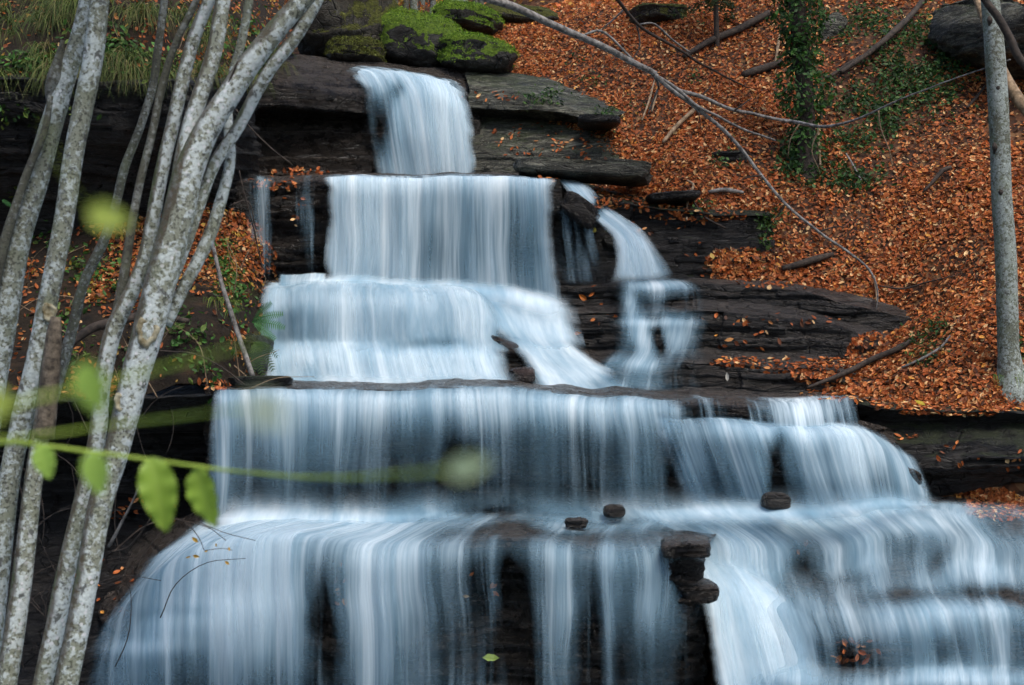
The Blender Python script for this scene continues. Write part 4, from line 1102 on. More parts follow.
# background trunks beyond the boulders
for i, (px, w, Y, mt) in enumerate([(286, 6, 27, 'd'), (296, 9, 24, 'g'), (306, 5, 30, 'd'), (318, 8, 25, 'd'), (330, 5, 33, 'g'), (343, 7, 29, 'g'), (358, 4, 36, 'd'), (372, 6, 30, 'g'), (386, 9, 25, 'g'), (396, 5, 33, 'd'), (404, 6, 29, 'd'), (413, 8, 26, 'g'), (421, 6, 30, 'g'), (428, 5, 34, 'd'), (438, 5, 36, 'd'), (449, 9, 25, 'd'), (460, 18, 22.5, 'g'), (476, 6, 28, 'd'), (488, 8, 30, 'g'), (498, 5, 34, 'd'), (522, 6, 30, 'g'), (545, 5, 33, 'd'), (350, 5, 31, 'g'), (365, 7, 27, 'd'), (379, 4, 34, 'g'), (433, 6, 27, 'g'), (444, 5, 32, 'g'), (468, 5, 35, 'd'), (482, 6, 26, 'd'), (505, 7, 29, 'd'), (531, 5, 35, 'g'), (558, 6, 30, 'd'), (572, 5, 33, 'g')]):
    x = (px - CX) / F * Y; gz = float(HS(np.array([x]), np.array([Y]))[0]); r = w / 2 / F * Y
    lean = random.uniform(-.25, .25); h = random.uniform(6, 9)
    V, Fq = tube_mesh([(x, Y, gz - .3), (x + lean * .1, Y, gz + .4), (x + lean * .5, Y, gz + h * .5), (x + lean, Y, gz + h)], [r * 1.5, r, r * .85, r * .5], seg=12, step=.15, wob=.08, bump=.05, seed=300 + i)
    tr = thing('tree', 'slender grey trunk in the wood beyond the boulders', 'tree', (x, Y, gz), 'tree trunks in the wood beyond the boulders')
    obj('trunk', V, Fq, M_BARKG if mt == 'g' else M_BARKD, tr)
# autumn undergrowth between them
P0, N0 = [], []
for k in range(120):
    Y = random.uniform(27, 41); x = (random.uniform(275, 600) - CX) / F * Y; gz = float(HS(np.array([x]), np.array([Y]))[0])
    for j in range(60):
        P0.append((x + random.gauss(0, .5), Y + random.gauss(0, .5), gz + abs(random.gauss(0, .8)))); N0.append((random.gauss(0, 1), random.gauss(0, 1), .6))
V, Fs, C = leaf_cloud(np.array(P0), np.array(N0), .075, [(.45, .17, .03), (.40, .26, .04), (.30, .09, .02), (.18, .16, .04)])
tag(obj('undergrowth', V, Fs, M_LEAF, base=(0, 0, 0), attrs={'col': C}, smooth=False), 'yellow and orange undergrowth in the wood beyond the boulders', 'undergrowth', kind='stuff')


# ------------------------------------------------------------------ boulders
def ico(sub):
    import bmesh
    bm = bmesh.new(); bmesh.ops.create_icosphere(bm, subdivisions=sub, radius=1)
    V = np.array([v.co[:] for v in bm.verts]); Fc = np.array([[v.index for v in f.verts] for f in bm.faces]); bm.free()
    return V, Fc


MOSSA = [(.10, .20, .012), (.17, .30, .02), (.06, .12, .010), (.24, .36, .03)]
MOSSB = [(.07, .075, .014), (.13, .14, .025), (.04, .045, .010), (.16, .19, .03)]
M_ROCKRED = mat_rock('reddish wet stone', dark=(.02, .014, .012), mid=(.06, .042, .036), light=(.14, .105, .095), wet=.2, brown=.4, bedz=4)
ICO = ico(5); ICOS = ico(4)


def boulder(name, label, cat, px, py, Y, w, h, dpt, mat, seed, box=.5, rot=0, beds=.06, lump=.22, sub=ICO, tilt=0, group=None, tuft=None):
    """w, h in pixels of the photograph, dpt in metres; box 0 round .. 1 squared; tilt about the view axis."""
    V = sub[0].copy(); Fc = sub[1]
    e = 2 / (2 + 4 * box)
    V = np.sign(V) * np.abs(V) ** e
    V /= np.maximum(1e-6, np.abs(V).max())
    n = V / (np.linalg.norm(V, axis=1, keepdims=True) + 1e-9)
    d = fbm(V[:, 0] * 1.1, V[:, 1] * 1.1, V[:, 2] * 1.1, seed, 4) * lump * 2 + fbm(V[:, 0] * 4, V[:, 1] * 4, V[:, 2] * 7, seed + 9, 4) * lump * .5
    V = V * (1 + d[:, None])
    V = V * (1 + .05 * fbm(V[:, 0] * 11, V[:, 1] * 11, V[:, 2] * 11, seed + 19, 4) * 2 * (.4 + np.clip(n[:, 2], 0, 1)))[:, None]
    S = np.array((w / 2 / F * Y, dpt / 2, h / 2 / F * Y))
    V = V * S
    V[:, :2] *= (1 + beds * (_h(np.floor(V[:, 2] / .09 + fbm(V[:, 0], V[:, 1], V[:, 2], seed + 4, 2) * 2), 0, 0, seed) - .5))[:, None]
    cr, sr = math.cos(math.radians(rot)), math.sin(math.radians(rot))
    V = np.stack([V[:, 0] * cr - V[:, 1] * sr, V[:, 0] * sr + V[:, 1] * cr, V[:, 2]], 1)
    ct, st = math.cos(math.radians(tilt)), math.sin(math.radians(tilt))
    V = np.stack([V[:, 0] * ct - V[:, 2] * st, V[:, 1], V[:, 0] * st + V[:, 2] * ct], 1)
    V = V + P(px, py, Y)
    o = tag(obj(name, V, Fc, mat), label, cat, group)
    if tuft is not None:                     # raised cushions of moss
        a, b, c = V[Fc[:, 0]], V[Fc[:, 1]], V[Fc[:, 2]]
        nn = np.cross(b - a, c - a); ar = np.linalg.norm(nn, axis=1); nn = nn / (ar[:, None] + 1e-12)
        cen = (a + b + c) / 3
        w_ = ar * sstep(-.05, .45, nn[:, 2] + 1.3 * fbm(cen[:, 0] * 3, cen[:, 1] * 3, cen[:, 2] * 3, seed + 23, 3))
        i = RNG.choice(len(Fc), 9000, p=w_ / w_.sum())
        q = cen[i] + nn[i] * RNG.uniform(0, .022, (9000, 1)) + RNG.normal(0, .012, (9000, 3))
        VV, FF, C = leaf_cloud(q, nn[i], .0115, tuft, .8)
        obj('moss', VV, FF, M_IVY, o, attrs={'col': C}, smooth=False)
    return o


boulder('boulder', 'biggest brown mossy boulder left above the topmost fall', 'boulder', 346, 27, 19.0, 98, 70, 1.5, M_BOULDERB, 401, .3, 10, tilt=8, tuft=MOSSB)
boulder('boulder', 'bright green moss capped boulder over the middle of the topmost fall', 'boulder', 420, 45, 18.9, 86, 60, 1.3, M_BOULDER, 402, .2, -12, tilt=-10, tuft=MOSSA)
boulder('boulder', 'flat green mossy rock behind the moss capped boulder', 'boulder', 466, 22, 19.9, 66, 28, 1.0, M_BOULDER, 403, .15, 0, tilt=-8, tuft=MOSSA)
boulder('boulder', 'dark boulder with a thin moss top at the right of the topmost fall', 'boulder', 475, 59, 18.5, 74, 36, 1.1, M_BOULDER, 404, .3, 6, tilt=-6, tuft=MOSSA)
boulder('boulder', 'small pale mossy stone at the left foot of the brown boulder', 'boulder', 356, 54, 18.45, 58, 26, .7, M_BOULDERB, 405, .2, 0, tilt=-4, tuft=MOSSB)
boulder('boulder', 'half buried mossy boulder just beyond the leafy crest', 'boulder', 522, 19, 20.6, 70, 20, 1.0, M_BOULDERB, 406, .5, 0, tilt=-6)
boulder('boulder', 'low mossy stone sunk in leaves near the top of the slope', 'boulder', 656, 17, 19.6, 50, 18, .8, M_BOULDERB, 407, .5, 15)
boulder('boulder', 'large dark overhanging boulder behind the right trunk', 'boulder', 1002, 40, 16.9, 74, 60, 1.8, M_ROCKGREY, 408, .4, 20, tilt=-20, beds=.16, lump=.42)
boulder('boulder', 'grey slanted stone beside the ivy at the top of the slope', 'boulder', 830, 34, 18.35, 22, 40, .5, M_ROCKGREY, 410, .3, 0, tilt=-30)
boulder('rock_slab', 'long thin grey slab lying at the edge of the leaves right of the second fall', 'slab', 584, 172, 15.7, 128, 17, .9, M_ROCKGREY, 411, .9, -8, beds=.1, lump=.12, tilt=-5)
boulder('rock_slab', 'shorter slab resting above the long thin slab', 'slab', 625, 168, 15.9, 46, 12, .6, M_ROCKGREY, 412, .9, 8, beds=.1, lump=.12, tilt=-5)
boulder('rock_slab', 'dark block standing in for a shaded hole in the leaves above the rock wall', 'slab', 672, 198, 15.5, 48, 9, .6, M_ROCK, 413, .9, 0, beds=.1, lump=.14, tilt=4)  # dark block added for the shade of a hole, no real slab
boulder('rock_slab', 'dark flat stone among ivy left on the slope', 'slab', 598, 122, 16.75, 40, 10, .6, M_ROCKMOSS, 414, .8, 0, lump=.16)
boulder('rock_slab', 'dark block standing in for a shaded ivy fringed hole in mid slope under the long branch', 'slab', 726, 160, 16.45, 38, 13, .6, M_ROCKMOSS, 415, .7, 0, lump=.2)  # another added block, its dark body stands for shade among the ivy
boulder('rock_slab', 'flat ledge stone jutting right, topmost of the three at the end of the lowest ledge', 'slab', 686, 546, 10.05, 48, 15, .55, M_ROCKWET, 416, .9, -6, beds=.1, lump=.14, tilt=2)
boulder('rock_slab', 'dark knobbly stone, middle of the three at the end of the lowest ledge', 'slab', 682, 569, 10.12, 40, 24, .5, M_ROCKWET, 417, .6, 0, beds=.1, lump=.25)
boulder('rock_slab', 'ragged flat stone, lowest of the three at the end of the lowest ledge', 'slab', 694, 590, 10.12, 42, 17, .5, M_ROCKWET, 418, .8, 0, beds=.12, lump=.22)
boulder('stone', 'dark round stone standing in the foam at the foot of the right curtain', 'stone', 776, 501, 11.15, 29, 17, .24, M_ROCK, 419, .2, 0, lump=.15, sub=ICOS)
boulder('stone', 'small pointed stone in the foam left of the jutting ledge stones', 'stone', 614, 511, 11.3, 22, 12, .2, M_ROCKWET, 420, .4, 0, lump=.2, sub=ICOS)
boulder('stone', 'pair of wet pebbles in the shallow water left of the small pointed stone', 'stone', 576, 523, 10.9, 24, 10, .18, M_ROCK, 421, .2, 0, lump=.5, sub=ICOS)
boulder('stone', 'reddish stone breaking the foaming run at the foot of the second fall', 'stone', 522, 376, 13.7, 24, 17, .3, M_ROCKRED, 422, .7, 0, lump=.25, sub=ICOS)
boulder('stone', 'wet rounded stone showing at the corner of the white cascade', 'stone', 503, 346, 14.25, 36, 15, .35, M_ROCKRED, 423, .7, 0, lump=.2, sub=ICOS, tilt=-20)
boulder('rock_slab', 'wet ledge stone under the bend of the side cascade', 'slab', 580, 212, 15.1, 44, 22, .5, M_ROCKWET, 424, .7, 0, lump=.2, tilt=-38)
boulder('rock_slab', 'mossy dark lump beneath the fern at the left end of the white cascade', 'slab', 252, 358, 13.8, 36, 46, .8, M_ROCKDARK, 425, .4, 0, lump=.3)
boulder('rock_slab', 'low mossy stone lying on the left end of the main fall lip', 'slab', 262, 381, 12.7, 56, 10, .5, M_ROCKMOSS, 426, .8, 0, lump=.2)
boulder('stone', 'dark wet stone bulging through the water at the right end of the main fall', 'stone', 905, 482, 11.5, 24, 30, .3, M_ROCKWET, 427, .3, 0, lump=.2, sub=ICOS, tilt=-30)
# ------------------------------------------------------------------ branches and sticks
def to_slope(px, py, lift=.02):
    q, n = hit(px, py)
    return q + n * lift


# the long fallen branch hanging over the slope
t = thing('fallen_branch', 'long bare grey branch reaching down across the leafy slope from the top', 'branch', P(655, 75, 13.6))
V, Fq = px_tube([(380, -55, 11, 12.2), (485, -3, 8, 12.8), (525, 12, 7.5, 13.1), (575, 34, 7, 13.3), (615, 52, 6.5, 13.5), (655, 74, 6, 13.7)], 13, seg=12, step=.05, wob=.03, bump=.08, seed=51)
obj('stem', V, Fq, M_STICK, t)
for k, pth in enumerate([[(653, 73, 5, 13.7), (668, 86, 4.5, 13.75), (700, 97, 4, 13.9), (735, 110, 3.5, 14.2), (765, 117, 3, 14.6), (800, 124, 2.4, 15.0), (826, 127, 1.6, 15.3)],
                         [(653, 74, 5, 13.7), (662, 83, 4.5, 13.7), (690, 102, 4, 13.8), (712, 120, 4, 13.9), (738, 145, 3.6, 14.0), (762, 176, 3.3, 14.0), (785, 203, 3, 13.9), (820, 232, 2.8, 13.8), (850, 254, 2.6, 13.7), (872, 275, 2.3, 13.6), (878, 292, 1.8, 13.6), (877, 310, 1.2, 13.6)],
                         [(655, 75, 3.5, 13.7), (675, 88, 3.2, 13.75), (697, 107, 3, 13.8), (720, 117, 2.6, 13.95), (745, 130, 2.4, 14.2), (775, 140, 2, 14.6)],
                         [(580, 36, 2.4, 13.35), (600, 31, 2.6, 13.4), (612, 38, 2.4, 13.45), (624, 50, 2.4, 13.5), (634, 60, 2.2, 13.6)],
                         [(652, 73, 2.6, 13.7), (658, 85, 2.4, 13.8), (654, 96, 1.8, 13.9), (648, 112, 1.4, 14.1)]]):
    V, Fq = px_tube(pth, 13.7, seg=8, step=.05, wob=.03, bump=.08, seed=60 + k)
    obj('bough', V, Fq, M_STICK, t)
for k, (ax, ay, bx, by) in enumerate([(762, 176, 735, 182), (735, 110, 752, 98), (700, 97, 712, 84), (820, 232, 842, 226), (690, 102, 700, 128), (785, 203, 770, 224)]):
    V, Fq = px_tube([(ax, ay, 1.8), ((ax + bx) / 2 + 3, (ay + by) / 2 - 2, 1.4), (bx, by, .8)], 13.95, 14.0, seg=6, step=.04, seed=70 + k, wob=.02)
    obj('twig', V, Fq, M_STICKD, t)

t = thing('fallen_branch', 'thinner second branch slanting down behind the long bare branch', 'branch', P(640, 24, 15.2))
V, Fq = px_tube([(560, -70, 5, 14.4), (618, 0, 3.6, 14.9), (640, 25, 3.2, 15.2), (668, 43, 3, 15.4), (692, 57, 2.6, 15.6), (720, 74, 2.2, 15.9), (748, 88, 1.6, 16.3)], 15, seg=8, step=.05, wob=.04, seed=81)
obj('stem', V, Fq, M_STICKD, t)
for k, pth in enumerate([[(640, 25, 2), (652, 24, 2), (672, 40, 2), (690, 52, 1.4)], [(636, 22, 1.8), (640, 45, 1.5), (632, 60, 1)], [(625, 8, 2), (612, 20, 1.6), (598, 32, 1)]]):
    V, Fq = px_tube(pth, 15.2, 15.6, seg=6, step=.05, wob=.03, seed=84 + k)
    obj('twig', V, Fq, M_STICK, t)

t = thing('fallen_branch', 'thin whitish branch arching right from the ivy clad trunk', 'branch', P(800, 125, 15.2))
V, Fq = px_tube([(768, 117, 3.2), (800, 123, 3), (825, 127, 3.4), (850, 121, 2.4), (872, 112, 2), (900, 100, 1.8), (930, 88, 1.6), (965, 75, 1.4), (1010, 60, 1.2)], 15.1, 12.5, seg=8, step=.05, wob=.03, seed=91)
obj('stem', V, Fq, M_STICK, t)
for k, pth in enumerate([[(820, 128, 1.6), (812, 150, 1.2), (820, 172, 1)], [(878, 108, 1.6), (880, 125, 1.4), (890, 150, 1.2), (893, 168, .9)], [(800, 123, 1.5), (790, 140, 1.2), (788, 158, .9)]]):
    V, Fq = px_tube(pth, 14.9, 15.0, seg=6, step=.05, wob=.03, seed=94 + k)
    obj('twig', V, Fq, M_STICKT, t)


def stick(label, pts, mat, lift=.03, name='stick', cat='stick', seed=0, wob=.02):
    """pts: (px, py, width px) laid on the slope."""
    Q = [to_slope(a, b, lift + w / 2 / F * 14) for a, b, w in pts]
    R = [w / 2 / F * np.linalg.norm(q) for q, (a, b, w) in zip(Q, pts)]
    V, Fq = tube_mesh(Q, R, seg=9, step=.05, wob=wob, bump=.12, seed=seed)
    return tag(obj(name, V, Fq, mat), label, cat)


stick('short dark log lying on leaves above the layered ledges', [(782, 272, 5), (800, 268, 7), (818, 262, 7), (832, 257, 4)], M_STICKD, name='log', cat='log', seed=1)
stick('pale stick slanting on the slope below the long branch', [(664, 148, 3), (678, 132, 4), (692, 118, 4), (697, 112, 2)], M_STICKT, .06, seed=2)
stick('thin pale stick standing under the fork of the long branch', [(643, 126, 1.6), (650, 104, 2.2), (656, 82, 1.5)], M_STICKT, .06, seed=3)
stick('thin tan stick beside the one under the fork', [(652, 118, 1.6), (657, 100, 2)], M_STICKT, .07, seed=4)
stick('curved bare twig rooted at the leaf edge over the rock wall', [(686, 214, 2), (691, 200, 3), (694, 190, 2.6), (688, 186, 2)], M_STICKT, .08, seed=5)
stick('long thin fallen twig running down to the rock wall', [(694, 206, 2), (708, 216, 2), (724, 228, 2.2)], M_STICKD, .04, seed=6)
stick('short grey stick on leaves above the rock wall', [(708, 196, 3), (722, 194, 5), (742, 196, 3)], M_STICK, .04, seed=7)
stick('long dark branch lying across the ivy patch near the top right', [(840, 82, 4), (868, 64, 5), (895, 40, 6), (912, 22, 5), (930, -2, 5)], M_STICKD, .12, name='branch', cat='branch', seed=8)
stick('dark branch lying below and parallel to the ivy patch branch', [(826, 84, 3), (850, 70, 5), (876, 56, 5), (892, 38, 4)], M_STICKD, .06, name='branch', cat='branch', seed=9)
stick('dark log lying left of the ivy clad trunk', [(684, 62, 4), (712, 46, 6), (740, 34, 7), (770, 18, 6)], M_STICKD, .05, name='log', cat='log', seed=10)
stick('dark rotten log half sunk in leaves under the ivy clad trunk', [(742, 78, 6), (760, 74, 8), (782, 66, 6)], M_STICKD, .02, name='log', cat='log', seed=11)
stick('thin upright tan stick left of the ivy clad trunk', [(776, 66, 2), (779, 52, 3), (781, 40, 2.4)], M_STICKT, .06, seed=12)
stick('tan stick leaning at the foot of the ivy clad trunk', [(820, 173, 2), (818, 150, 3), (817, 130, 2)], M_STICKT, .1, seed=13)
stick('thin grey stick in leaves below the ivy patch', [(846, 158, 1.6), (854, 172, 2), (860, 184, 1.6)], M_STICK, .06, seed=14)
stick('twiggy dark stick in the middle of the right slope', [(923, 196, 2), (936, 184, 4), (944, 176, 5), (952, 172, 3)], M_STICKD, .05, seed=15)
stick('pale stub of a stick standing in leaves above the layered ledges', [(876, 308, 2.4), (877, 290, 3), (875, 280, 2)], M_STICKT, .06, seed=16)
stick('dark root edging the tongue of leaves at the right of the ledges', [(808, 393, 3), (838, 378, 5), (872, 366, 6), (905, 352, 6), (912, 346, 4)], M_STICKD, .03, name='root', cat='root', seed=17)
stick('thin curling root on the leaf bank left of the right trunk', [(905, 372, 2), (925, 362, 2.4), (942, 352, 2), (952, 342, 1.6)], M_STICK, .05, name='root', cat='root', seed=18)
stick('dead stick lying along the top leaf crest', [(500, 16, 3), (516, 8, 4), (538, -4, 3)], M_STICKT, .2, seed=19)
stick('short stick lying beside the large boulder on the right', [(967, 112, 2), (975, 102, 3), (985, 90, 2)], M_STICKD, .05, seed=20)

stick('thin grey twig lying level in leaves left of the right trunk', [(880, 290, 1.6), (905, 293, 2), (930, 286, 1.6), (956, 280, 1.2)], M_STICKD, .06, seed=21)
V, Fq = px_tube([(212, 240, 3.5), (224, 290, 4.5), (237, 330, 5), (252, 376, 5.5)], 12.9, 12.75, seg=10, step=.04, wob=.02, bump=.08, seed=22)
tag(obj('stick', V, Fq, M_STICK), 'grey pole leaning on the shelf left of the white cascade', 'stick')
V, Fq = px_tube([(60, 350, 7), (90, 330, 9), (120, 322, 10), (150, 316, 8), (190, 322, 5)], 11.9, 12.4, seg=10, step=.05, wob=.05, bump=.1, seed=23)
tag(obj('branch', V, Fq, M_STICKD), 'dark fallen branch on the shelf behind the left trunks', 'branch')
for k, (lab, pth) in enumerate([('thin bare twig arching over dark rock behind the largest trunk', [(160, 350, 1.6), (190, 352, 1.8), (220, 366, 1.6), (245, 386, 1.2)]),
                                ('hair thin twig hanging before the rock wall left of the second fall', [(240, 172, 1.3), (252, 225, 1.6), (262, 268, 1.2)]),
                                ('thin straight twig slanting over the left slab', [(236, 110, 1.3), (262, 140, 1.6), (292, 166, 1.2)]),
                                ('thin twig crossing the rock wall left of the second fall', [(228, 205, 1.2), (245, 200, 1.6), (258, 228, 1.2)])]):
    V, Fq = px_tube(pth, 12.2, 12.3, seg=6, step=.04, wob=.05, seed=110 + k)
    tag(obj('twig', V, Fq, M_STICKD), lab, 'twig')
# fine tangle of bare twigs in the dark at lower left
parts = []
for k in range(40):
    x0, y0 = random.uniform(-20, 165), random.uniform(420, 690)
    a = random.uniform(-2.4, -.7); L = random.uniform(40, 110); c = random.uniform(-.8, .8)
    pth = []
    for s in (0, .33, .66, 1):
        pth.append((x0 + L * s * math.cos(a + c * s), y0 + L * s * math.sin(a + c * s), 1.3 - .7 * s))
    parts.append(px_tube(pth, 9.5 + random.uniform(-.6, .8), seg=5, step=.06, wob=.03, seed=130 + k))
V, Fq = merge(parts)
tag(obj('brushwood', V, Fq, M_STICKD), 'tangle of hair thin bare twigs in the dark below the left shelf', 'brushwood', kind='stuff')

# bare twig with tiny yellow leaves in front of the lowest dome
t = thing('twig', 'bare twig with a few tiny yellow leaves in front of the lowest white dome', 'twig', P(120, 560, 6.5))
for k, pth in enumerate([[(112, 553, 2), (150, 524, 1.4), (180, 520, 1.1), (198, 537, .9), (204, 550, .7)], [(180, 520, 1), (210, 528, .9), (226, 540, .7)], [(204, 550, .7), (222, 548, .7), (232, 550, .6)], [(196, 520, .8), (225, 532, .8), (256, 540, .6)]]):
    V, Fq = px_tube(pth, 5.9, 6.0, seg=6, step=.015, wob=.01, seed=160 + k)
    obj('stem', V, Fq, M_STICKD, t)
for k, (x, y, s) in enumerate([(195, 540, .018), (188, 557, .012), (196, 556, .016), (216, 545, .009), (227, 563, .012), (229, 549, .009), (206, 551, .008)]):
    V, Fs, C = leaf_mesh(P(x, y, 5.95)[None], np.array([[.2, -1, .3]]), np.array([s]), np.array([(.42, .26, .04)]), .4)
    obj('leaf', V, Fs, M_LEAF, t, attrs={'col': C}, smooth=False)

# ------------------------------------------------------------------ ivy and green on the slopes
def patch(ells, size, cols, lift, label, name, cat, tilt=.7, mat=None):
    P0, N0 = [], []
    for ex, ey, rx, ry, n in ells:
        for _ in range(n):
            q, nn = hit(ex + random.gauss(0, rx * .5), ey + random.gauss(0, ry * .5))
            if q is not None and float(fbm(q[0] * 2.2, q[1] * 2.2, q[2] * 2.2, 501, 3)) > -.06 + random.gauss(0, .05):
                P0.append(q + nn * abs(random.gauss(0, lift))); N0.append(nn)
    V, Fs, C = leaf_cloud(np.array(P0), np.array(N0), size, cols, tilt)
    tag(obj(name, V, Fs, mat or M_IVY, base=(0, 0, 0), attrs={'col': C}, smooth=False), label, cat, kind='stuff')


patch([(800, 160, 26, 26, 700), (840, 150, 34, 22, 500), (880, 120, 44, 44, 1000), (905, 70, 40, 40, 1100), (868, 32, 40, 30, 900), (925, 45, 34, 44, 900), (945, 85, 26, 28, 400), (850, 182, 34, 14, 300), (960, 60, 24, 28, 300), (845, 100, 30, 26, 260)], .032, IVY, .07,
      'dark ivy trailing over the upper right slope', 'ground_ivy', 'ivy')
patch([(608, 122, 20, 14, 160), (545, 100, 22, 10, 120), (590, 82, 20, 8, 60), (725, 160, 26, 12, 130), (735, 152, 14, 10, 60), (925, 348, 22, 22, 240), (935, 330, 14, 10, 60), (700, 208, 14, 6, 60), (768, 218, 18, 10, 140), (655, 14, 22, 8, 60), (695, 20, 20, 8, 60), (920, 93, 26, 12, 60),
       (640, 108, 16, 10, 50), (575, 62, 14, 8, 30), (1016, 350, 10, 26, 110), (765, 240, 8, 20, 60), (610, 118, 10, 8, 40), (695, 80, 10, 6, 30)], .028, IVY + [(.07, .12, .03)], .05,
      'small tufts of ivy and green herbs among the beech leaves', 'ground_ivy', 'ivy')
patch([(30, 66, 40, 10, 260), (110, 50, 40, 20, 260), (160, 60, 30, 20, 160), (240, 40, 30, 30, 260), (95, 270, 34, 30, 240), (120, 300, 22, 26, 120), (60, 240, 30, 20, 80), (180, 335, 26, 20, 160), (205, 360, 20, 30, 140), (150, 360, 40, 20, 120), (60, 330, 40, 30, 140), (20, 195, 12, 16, 40), (30, 110, 60, 10, 100), (220, 270, 14, 24, 160), (236, 300, 10, 24, 120)], .036,
      [(.04, .11, .02), (.06, .16, .03), (.03, .07, .015), (.10, .15, .03)], .06, 'green herbs and moss on the left shelf', 'undergrowth', 'undergrowth')


# ------------------------------------------------------------------ grass hanging over the left cliff
def blades(roots, n_each, length, cols, spread=.10, droop=1.0):
    V, Q, C, b = [], [], [], 0
    for q in roots:
        for _ in range(n_each):
            L = length * random.uniform(.5, 1.25); a = random.uniform(0, 6.283)
            out = np.array((math.cos(a) * .6 + random.gauss(0, .2), -abs(math.sin(a)) * .7 - .15, 0))
            o = q + np.array((random.gauss(0, spread), random.gauss(0, spread), 0)); w = random.uniform(.003, .007)
            sd = np.array((math.sin(a) * .3 + 1, 0.2, 0)); sd /= np.linalg.norm(sd)
            c = np.array(cols[random.randrange(len(cols))]) * random.uniform(.6, 1.4)
            for s in (0, .3, .6, .85, 1):
                p = o + out * L * s * .8 + np.array((0, 0, L * (.75 * s - droop * 1.25 * s * s)))
                ww = w * (1 - s * .92)
                V += [p - sd * ww, p + sd * ww]; C += [c * (.75 + .4 * s)] * 2
            for k in range(4):
                Q.append((b + 2 * k, b + 2 * k + 1, b + 2 * k + 3, b + 2 * k + 2))
            b += 10
    return np.array(V), np.array(Q), np.array(C)


roots = []
for k in range(34):
    cx, cy = random.uniform(-30, 290), random.choice([random.uniform(-10, 66), random.uniform(-10, 66), 74])
    for _ in range(random.randint(1, 7)):
        q, nn = hit(cx + random.gauss(0, 4), min(77, cy + random.gauss(0, 5)))
        if q is not None: roots.append(q)
V, Q, C = blades(roots, 26, .46, [(.04, .07, .014), (.07, .10, .022), (.15, .13, .05), (.03, .055, .010), (.10, .13, .03)], .07)
tag(obj('grass', V, Q, M_GRASS, base=(0, 0, 0), attrs={'col': C}), 'long drooping grass tufts on the bank above the left cliff', 'grass', kind='stuff')
parts = []
for k in range(46):
    x0 = random.uniform(-20, 300); y0 = random.choice([random.uniform(20, 80), random.uniform(250, 400), random.uniform(250, 400)])
    if y0 > 100: x0 = random.uniform(0, 262)
    q, nn = hit(x0, y0)
    if q is None: continue
    L = random.uniform(.25, .8); a = random.gauss(0, .9); hang = y0 < 100 and random.random() < .5
    d = np.array((math.sin(a), -.35, -1.0 if hang else math.cos(a)))
    parts.append(tube_mesh([q, q + d * L * .5 + RNG.normal(0, .05, 3), q + d * L + RNG.normal(0, .1, 3) - np.array((0, 0, .12 * L))], [.006, .004, .0015], seg=5, step=.05, wob=.05, seed=900 + k))
V, Fq = merge(parts)
tag(obj('brushwood', V, Fq, M_STICKT), 'thin bare stems and hanging roots on the left bank', 'brushwood', kind='stuff')
roots = [r for r in (hit(random.gauss(224, 7), random.gauss(282, 16))[0] for _ in range(12)) if r is not None]
V, Q, C = blades(roots, 26, .22, [(.08, .14, .02), (.14, .17, .03), (.05, .09, .015)], .04)
q0 = [hit(1014 + random.gauss(0, 4), 372 + random.gauss(0, 8))[0] for _ in range(8)]
V2, Q2, C2 = blades([q for q in q0 if q is not None], 22, .16, [(.06, .12, .02), (.10, .15, .03)], .04)
tag(obj('grass', V2, Q2, M_GRASS, base=(0, 0, 0), attrs={'col': C2}), 'small green grass tuft at the foot of the right trunk', 'grass', kind='stuff')
tag(obj('grass', V, Q, M_GRASS, base=(0, 0, 0), attrs={'col': C}), 'bright mossy grass tuft on the shelf by the leaning pole', 'grass', kind='stuff')


# ------------------------------------------------------------------ ferns
def fern(label, px, py, Y, fronds, mat=None):
    base = P(px, py, Y)
    t = thing('fern', label, 'fern', base)
    for k, (dx, dy, bend) in enumerate(fronds):
        e = P(px + dx, py + dy, Y - .1 - .02 * k) - base; L = np.linalg.norm(e)
        V, Q, b = [], [], 0
        n = 15
        for side in (-1, 1):
            for i in range(n):
                s = .12 + .88 * i / n
                c = base + e * s + np.array((0, -.25 * L * s * (1 - s), bend * L * s * (1 - s)))
                d = e / L; pr = np.cross(d, (0, -1, .3)); pr /= np.linalg.norm(pr)
                ln = L * .15 * math.sin(math.pi * min(1, (1 - s) * .8 + .14)) ** 1.1 * random.uniform(.85, 1.1)
                tip = c + side * pr * ln + d * ln * .4 + np.array((0, 0, -.12 * ln))
                wv = d * L * .015
                mid = (c + tip) / 2
                V += [c - wv, c + wv, mid + wv * 1.1, mid - wv * 1.1, tip]
                Q += [(b, b + 1, b + 2, b + 3)]; b += 5
        V = np.array(V); Q = np.array(Q)
        T = np.array([(5 * i + 3, 5 * i + 2, 5 * i + 4) for i in range(2 * n)])
        sv, sf = tube_mesh([base, base + e * .5 + np.array((0, -.0625 * L, bend * L * .25)), base + e], [.005, .004, .001], seg=5, step=.03)
        VV, FF = merge([(V, [Q, T]), (sv, sf)])
        obj('frond', VV, FF, mat or M_FERN, t)
    return t


M_FERN = mat_green('fern green', (.045, .14, .04), (.09, .24, .07), .3, 9)
M_FERND = mat_green('dark fern green', (.02, .05, .012), (.05, .10, .02), .35, 9)
fern('bright green fern fronds reaching over the left edge of the white cascade', 252, 322, 13.3, [(32, -8, .25), (34, 6, .2), (20, -20, .15), (24, 18, .1)])
fern('fern with drooping fronds below the bright fern at the cascade edge', 254, 342, 13.25, [(20, 30, .5), (24, 16, .5), (10, 38, .4), (-2, 36, .3)], M_FERND)
fern('small fern in the gap between the left trunks', 16, 210, 11.6, [(18, -14, .2), (-14, -10, .2), (10, 14, .2), (-8, 16, .2), (22, 2, .2)])


